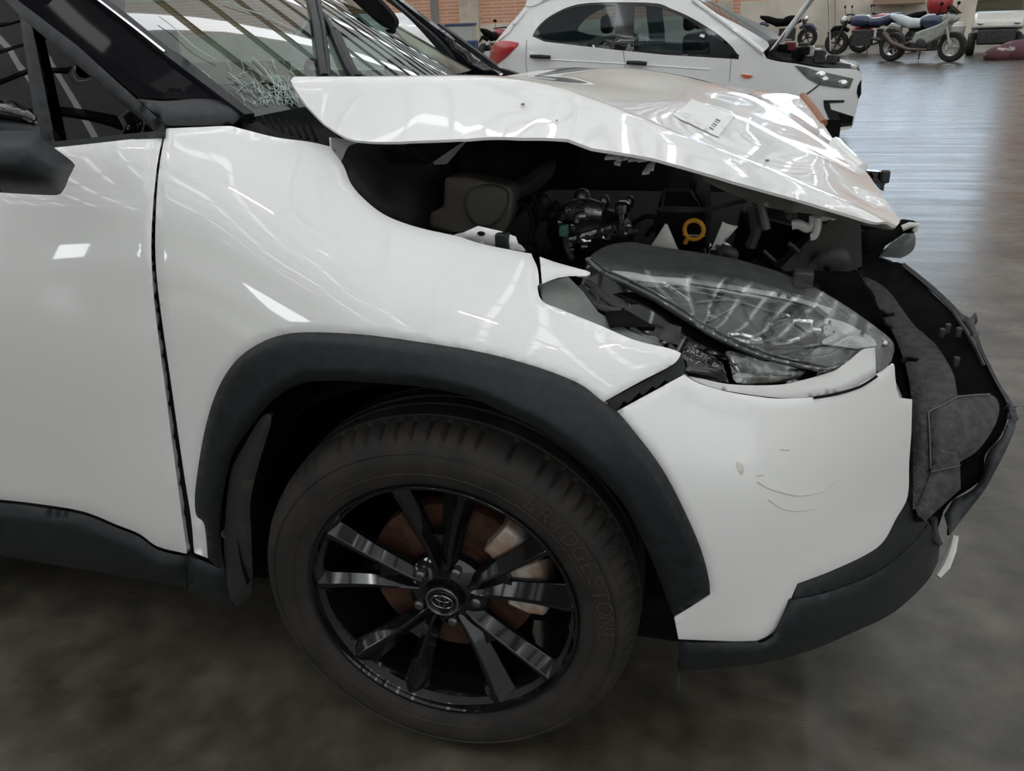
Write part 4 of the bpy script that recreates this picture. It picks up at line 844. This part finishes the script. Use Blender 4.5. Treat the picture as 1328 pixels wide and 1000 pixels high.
panel('lamp_lens', pts('1030,85 1045,87 1057,91 1085,97 1107,102 1102,115 1085,114 1065,111 1048,103'), HS, CLEAR, HLP, sp=7, th=.004, off=.012, dome=.02, domeD=8)
for x, y in ((1064, 97), (1068, 103), (1092, 108)): MB().ball(HS(x, y, .008), (.05, .02, .035), 12, 8).build('lamp_reflector', CHROME, HLP)
panel('fog_surround', pts('1068,130 1095,130 1095,133 1076,134 1078,142 1107,151 1105,163 1090,165 1075,154 1069,140'), HS, PLASTIC, HAT, sp=5, th=.02, off=.006)
panel('fog_recess', pts('1088,147 1106,151 1104,160 1092,160'), HS, BAYBLACK, HAT, sp=5, th=.02, off=.012)
panel('grille_edge', pts('1113,112 1117,104 1117,122 1114,128 1112,120'), HS, BAYBLACK, HAT, sp=5, th=.02, off=.012)
MB().tube([HS(1063, 109.5, .003), HS(1052, 118, .003), HS(1040, 126, .003)], .008, 5).build('bumper_seam', BAYGREY, HAT)
panel('label', pts('909,44 914,45 913,49 907,47'), lambda x, y, off=0: HS(x, y, off+.02), LABELMAT, HAT, sp=5, th=.002)
def road_wheel(c, R, wd, parent, name='wheel', ang=0.0, rimm=None, local=False):
    b = MB().lathe([(R*.62, -wd*.45), (R*.9, -wd*.5), (R, -wd*.3), (R, wd*.3), (R*.9, wd*.5), (R*.62, wd*.45)], n=28).xf(Matrix.Translation(c) @ Matrix.Rotation(ang, 4, 'Z'))
    W = b.build(name, RUBBER, parent, local=local)
    b = MB().lathe([(R*.64, -wd*.42), (R*.56, -wd*.40), (R*.52, 0), (R*.56, wd*.4), (R*.64, wd*.42)], n=28)
    for k in range(5):
        q = 2*math.pi*k/5; b.tube([(0, 0, 0), (R*.56*math.cos(q), 0, R*.56*math.sin(q))], R*.07, 6)
    b.lathe([(0, -wd*.3), (R*.16, -wd*.3), (R*.16, wd*.3), (0, wd*.3)], n=14)
    b.xf(Matrix.Translation(c) @ Matrix.Rotation(ang, 4, 'Z')).build('rim', rimm or ALLOY, W, local=local); return W
for x in (-.10, -2.42):
    for y in (-.72, .72): road_wheel(Vector(h2w((x, y, .30))), .30, .18, HAT, ang=HA)

# ------------------------------------------------------------------ motorcycles
RED = mat('bike_red', (.35, .02, .03), .25, coat=.8); BLUE = mat('bike_blue', (.03, .045, .10), .25, coat=.8); SILV = mat('bike_silver', (.42, .44, .40), .3, coat=.6, noise=.2); PALE = mat('bike_pale', (.62, .68, .70), .35)
def motorcycle(loc, rz, label, tank, fair, seat, sport=True, rim=ALLOY, pipe=ALLOY):
    M = thing('motorcycle', loc, label, 'motorcycle', rz=rz); R = .31
    kw = dict(local=True)
    road_wheel(Vector((0.70, 0, R)), R, .13, M, ang=0, rimm=rim, local=True); road_wheel(Vector((-.70, 0, R)), R, .18, M, rimm=rim, local=True)
    for y in (-.09, .09): MB().tube([(.70, y, R), (.50, y, .85)], .028, 8).build('fork', SILV if sport else BAYGREY, M, **kw)
    MB().tube([(-.70, -.1, R), (-.1, -.1, .42)], .035, 8).tube([(-.70, .1, R), (-.1, .1, .42)], .035, 8).tube([(-.70, -.1, R), (-.70, .1, R)], .02, 8).build('swing_arm', BAYGREY, M, **kw)
    MB().box((.05, 0, .42), (.5, .28, .38)).ball((.05, -.15, .38), (.14, .05, .13)).build('engine', BAYGREY, M, bev=.05, **kw)
    MB().tube([(.45, 0, .82), (.1, 0, .72), (-.35, 0, .70)], .05, 8).build('frame', BAYBLACK, M, **kw)
    MB().ball((.16, 0, .84), (.30, .15, .15), 18, 10).build('fuel_tank', tank, M, **kw)
    MB().tube([(-.08, 0, .80), (-.35, 0, .80), (-.62, 0, .90), (-.86, 0, .98)], [.10, .12, .10, .04], 12).build('seat', seat, M, **kw)
    MB().tube([(-.55, 0, .72), (-.80, 0, .78), (-.98, 0, .66)], [.07, .05, .02], 8).build('tail_fairing', fair, M, **kw)
    if sport:
        MB().prism([(.62, -.17, .92), (.40, -.19, .78), (-.10, -.19, .62), (-.22, -.17, .40), (.12, -.16, .33), (.50, -.18, .55)], (0, .34, 0)).build('side_fairing', fair, M, bev=.04, **kw)
        MB().ball((.56, 0, .90), (.20, .13, .12), 16, 9).build('nose_fairing', fair, M, **kw)
        MB().prism([(.52, -.12, 1.02), (.74, -.08, .98), (.50, -.10, 1.16)], (0, .2, 0)).build('wind_screen', DARKGLASS, M, **kw)
    else:
        MB().ball((.58, 0, .86), (.10, .11, .11), 14, 8).build('head_lamp', STEEL, M, **kw)
        MB().tube([(.95, 0, .52), (.80, 0, .66), (.60, 0, .68), (.42, 0, .60)], [.05, .07, .07, .05], 8).build('mudguard', fair, M, **kw)
    MB().tube([(.42, -.36, .98), (.48, -.12, 1.0), (.48, .12, 1.0), (.42, .36, .98)], .018, 8).build('handlebar', BAYBLACK, M, **kw)
    for y in (-.32, .32): MB().tube([(.46, y, .98), (.50, y*1.05, 1.16)], .007, 6).ball((.50, y*1.1, 1.19), (.02, .07, .04)).build('mirror', BAYBLACK, M, **kw)
    MB().tube([(.22, -.16, .26), (-.2, -.18, .26), (-.62, -.2, .40), (-.86, -.2, .62)], [.03, .04, .065, .06], 12).build('exhaust', pipe, M, **kw)
    MB().tube([(.62, 0, R), (.70, 0, R)], .02, 6).tube([(-.1, .16, .3), (-.2, .3, .02)], .014, 6).build('side_stand', BAYGREY, M, **kw)
    return M
def gp(px, py): p = atz(px, py, 0); return (float(p[0]), float(p[1]), 0)
p0, p1 = np.array(gp(1151, 79)), np.array(gp(1236, 80.5)); c = (p0+p1)/2
motorcycle(tuple(c), math.atan2(p1[1]-p0[1], p1[0]-p0[0]), 'sport motorcycle with pale seat and silver fairing beside the golf cart', BLUE, SILV, PALE, True, SILV, mat('pipe_bronze', (.14, .11, .10), .35, metal=.7))
motorcycle(gp(1118, 71), rad(160), 'dark blue motorcycle with round headlamp standing behind the silver sport motorcycle', BLUE, BAYBLACK, BLUE, False, BAYGREY)
motorcycle(gp(1149, 68), rad(168), 'red motorcycle half hidden behind the pale seat of the sport motorcycle', RED, RED, BAYBLACK, False, BAYGREY)
motorcycle(gp(1017, 62.5), rad(-10), 'black motorcycle by the wall, seen past the raised bonnet of the hatchback', BAYBLACK, BLUE, BAYBLACK, False, BAYGREY)
motorcycle(gp(646, 84), rad(75), 'dark red motorcycle standing behind the tail of the hatchback', RED, BAYBLACK, BAYBLACK, False, BAYGREY)

# ------------------------------------------------------------------ golf cart, bucket and wall things
g = gp(1292, 72); G = thing('golf_cart', (g[0], g[1]+.4, 0), 'white golf cart with clear windscreen parked by the wall', 'golf cart', rz=rad(-12))
kw = dict(local=True); CREAM = mat('cart_white', (.72, .70, .64), .35, coat=.4)
MB().loft([[(-.52, -.55, .62), (.52, -.55, .62), (.50, -.50, .78), (-.50, -.50, .78)], [(-.56, -.2, .60), (.56, -.2, .60), (.52, -.15, .92), (-.52, -.15, .92)], [(-.56, .2, .55), (.56, .2, .55), (.54, .2, .98), (-.54, .2, .98)]]).build('front_cowl', CREAM, G, bev=.05, **kw)
MB().box((0, -.30, .42), (.80, .5, .34)).build('bumper', BAYGREY, G, bev=.04, **kw)
MB().box((0, .9, .42), (1.1, 1.9, .16)).build('floor_pan', BAYGREY, G, bev=.03, **kw)
MB().box((0, 1.1, .70), (1.05, .55, .2)).box((0, 1.38, 1.0), (1.05, .12, .5)).build('seat', mat('cart_seat', (.30, .22, .12), .6), G, bev=.05, **kw)
for x in (-.5, .5):
    for y in (-.12, 1.5): road_wheel(Vector((x, y, .23)), .23, .18, G, ang=rad(90), local=True)
    MB().tube([(x*1.0, .15, .95), (x*.95, .55, 1.82)], .022, 8).build('windscreen_post', BAYGREY, G, **kw); MB().tube([(x, 1.6, .5), (x, 1.55, 1.82)], .022, 8).build('rear_post', BAYGREY, G, **kw)
MB().add([(-.5, .15, .95), (.5, .15, .95), (.48, .55, 1.82), (-.48, .55, 1.82)], [(0, 1, 2, 3)]).build('windscreen', HATCHGLASS, G, smooth=False, **kw)
MB().box((0, 1.05, 1.86), (1.15, 1.5, .07)).build('roof', mat('cart_roof', (.55, .52, .30), .5), G, bev=.03, **kw)
MB().lathe([(.16, 0), (.18, 0), (.16, .01)], axis='z', n=20).xf(Matrix.Translation((-.25, .55, 1.02))).build('steering_wheel', BAYBLACK, G, **kw)
for x in (-.38, .38): MB().ball((x, -.53, .72), (.07, .03, .04), 12, 8).build('lamp', STEEL, G, **kw)
q = gp(1229, 71); Bk = tag(MB().lathe([(0, .0), (.26, .0), (.30, .62), (.31, .66), (.27, .68), (.25, .74), (0, .76)], axis='z', n=24).build('bin', CREAM), 'white plastic drum with domed lid beside the golf cart', 'bin'); Bk.location = (q[0], q[1], 0)
q = at(1219, 4, 28.0); tag(MB().ball((0, 0, 0), (.36, .36, .38), 24, 14).tube([(0, 0, .36), (0, 0, 4.6)], .015, 6).build('red_ball', mat('ball_red', (.45, .03, .035), .3, coat=.8), None), 'red ball hanging above the motorcycles near the back wall', 'ball').location = tuple(q)
q = gp(1322, 76); CV = tag(MB().ball((0, 0, .10), (.55, .45, .30), 18, 10).ball((-.5, -.2, .08), (.3, .3, .2), 14, 8).build('cover', mat('cover_maroon', (.10, .03, .045), .7, col2=(.45, .42, .38), lo=.55, hi=.62, scale=3), None), 'crumpled maroon and white cover lying on the floor beside the golf cart', 'cover'); CV.location = (q[0], q[1], .0)
for i, (x, y) in enumerate(((1177, 6), (1177, 19))):
    q = at(x, y, WY-.06); tag(MB().box(tuple(q), (.22, .1, .16)).build('wall_switch', CREAM), ('upper', 'lower')[i]+' small white box on the wall behind the motorcycles', 'wall box')
q = at(1172, 2, WY-.3); AW = tag(MB().prism([(q[0]-.85, WY-.02, q[2]+.12), (q[0]+.7, WY-.02, q[2]+.12), (q[0]+.6, WY-.6, q[2]-.10), (q[0]-1.0, WY-.6, q[2]-.10)], (0, 0, .05)).build('awning', mat('awning_brown', (.16, .10, .06), .7), None, smooth=False), 'small brown awning board on the wall above the motorcycles', 'awning')
for x, wd in ((609, .75), (940, .5), (-40, .6)):
    q = at(x, 20, WY-.1); struct(MB().box((q[0], WY-.05, 4.2), (wd, .3, 8.4)).build('wall_column', COLUMN, smooth=False))
q = at(564, 18, WY); MB().box((q[0], WY-.01, 1.7), (.30, .06, 1.3)).build('wall_slot', mat('slot_grey', (.30, .29, .27), .8), wl, smooth=False)
struct(MB().tube([at(1083, -20, WY-.2), at(1083, 60, WY-.2)], .03, 6).build('trim_1', mat('conduit', (.42, .38, .32), .7)))
q = gp(600, 76); TC = thing('tool_trolley', (q[0], q[1], 0), 'pale trolley panel with dark blue top rim by the back wall', 'trolley')
MB().box((0, 0, .60), (.95, .5, .95)).build('body', mat('trolley_pale', (.55, .56, .53), .5), TC, bev=.03, **kw); MB().box((0, 0, 1.10), (1.02, .56, .09)).build('rim', mat('rim_blue', (.07, .10, .20), .5), TC, bev=.02, **kw)
for x in (-.4, .4): MB().box((x, 0, .07), (.08, .4, .14)).build('foot', BAYBLACK, TC, bev=.01, **kw)
q = gp(613, 84); tag(MB().box((0, 0, .34), (.34, .34, .68)).build('crate', mat('crate_blue', (.04, .08, .20), .45), None, bev=.03), 'small blue crate standing in front of the pale trolley', 'crate').location = (q[0], q[1], 0)
# pale car nose beyond the far pillar
q = gp(556, 110); PC = thing('car', (q[0]-1.4, q[1]+.6, 0), 'pale car whose nose shows past the far windscreen pillar', 'car', rz=rad(-20))
prof_ = [(2.0, .35), (2.05, .55), (1.95, .78), (1.5, .95), (1.0, 1.02), (.35, 1.45), (-1.2, 1.47), (-1.9, 1.0), (-2.0, .35)]
MB().loft([[(x, y, z) for x, z in prof_] for y in (-.8, -.84, .84, .8)]).build('body_shell', PAINT2, PC, bev=.06, **kw)
MB().prism([(.92, -.845, 1.0), (.36, -.845, 1.38), (-1.1, -.845, 1.40), (-1.6, -.845, 1.02)], (0, .02, 0)).build('side_window', DARKGLASS, PC, **kw)
for x in (1.25, -1.25):
    for y in (-.78, .78): road_wheel(Vector((x, y, .30)), .30, .18, PC, local=True)
# unseen lamps added under the roof to put highlights on the car
for i, (x, y) in enumerate(((-1.5, -2.6), (1.5, -2.6), (4.5, -2.6), (-4.5, -2.6), (-3, 3.4), (0, 3.4), (3, 3.4), (6, 3.4))):
    TL = MB().box((x, y, RH-.65), (1.3, .16, .06)).build('tube_lamp', PURLIN, ceil, smooth=False)
    MB().box((x, y, RH-.70), (1.25, .12, .05)).build('diffuser', TUBE, TL, smooth=False)
    MB().tube([(x, y, RH-.62), (x, y, RH-.1)], .01, 6).build('hanger', PURLIN, TL)
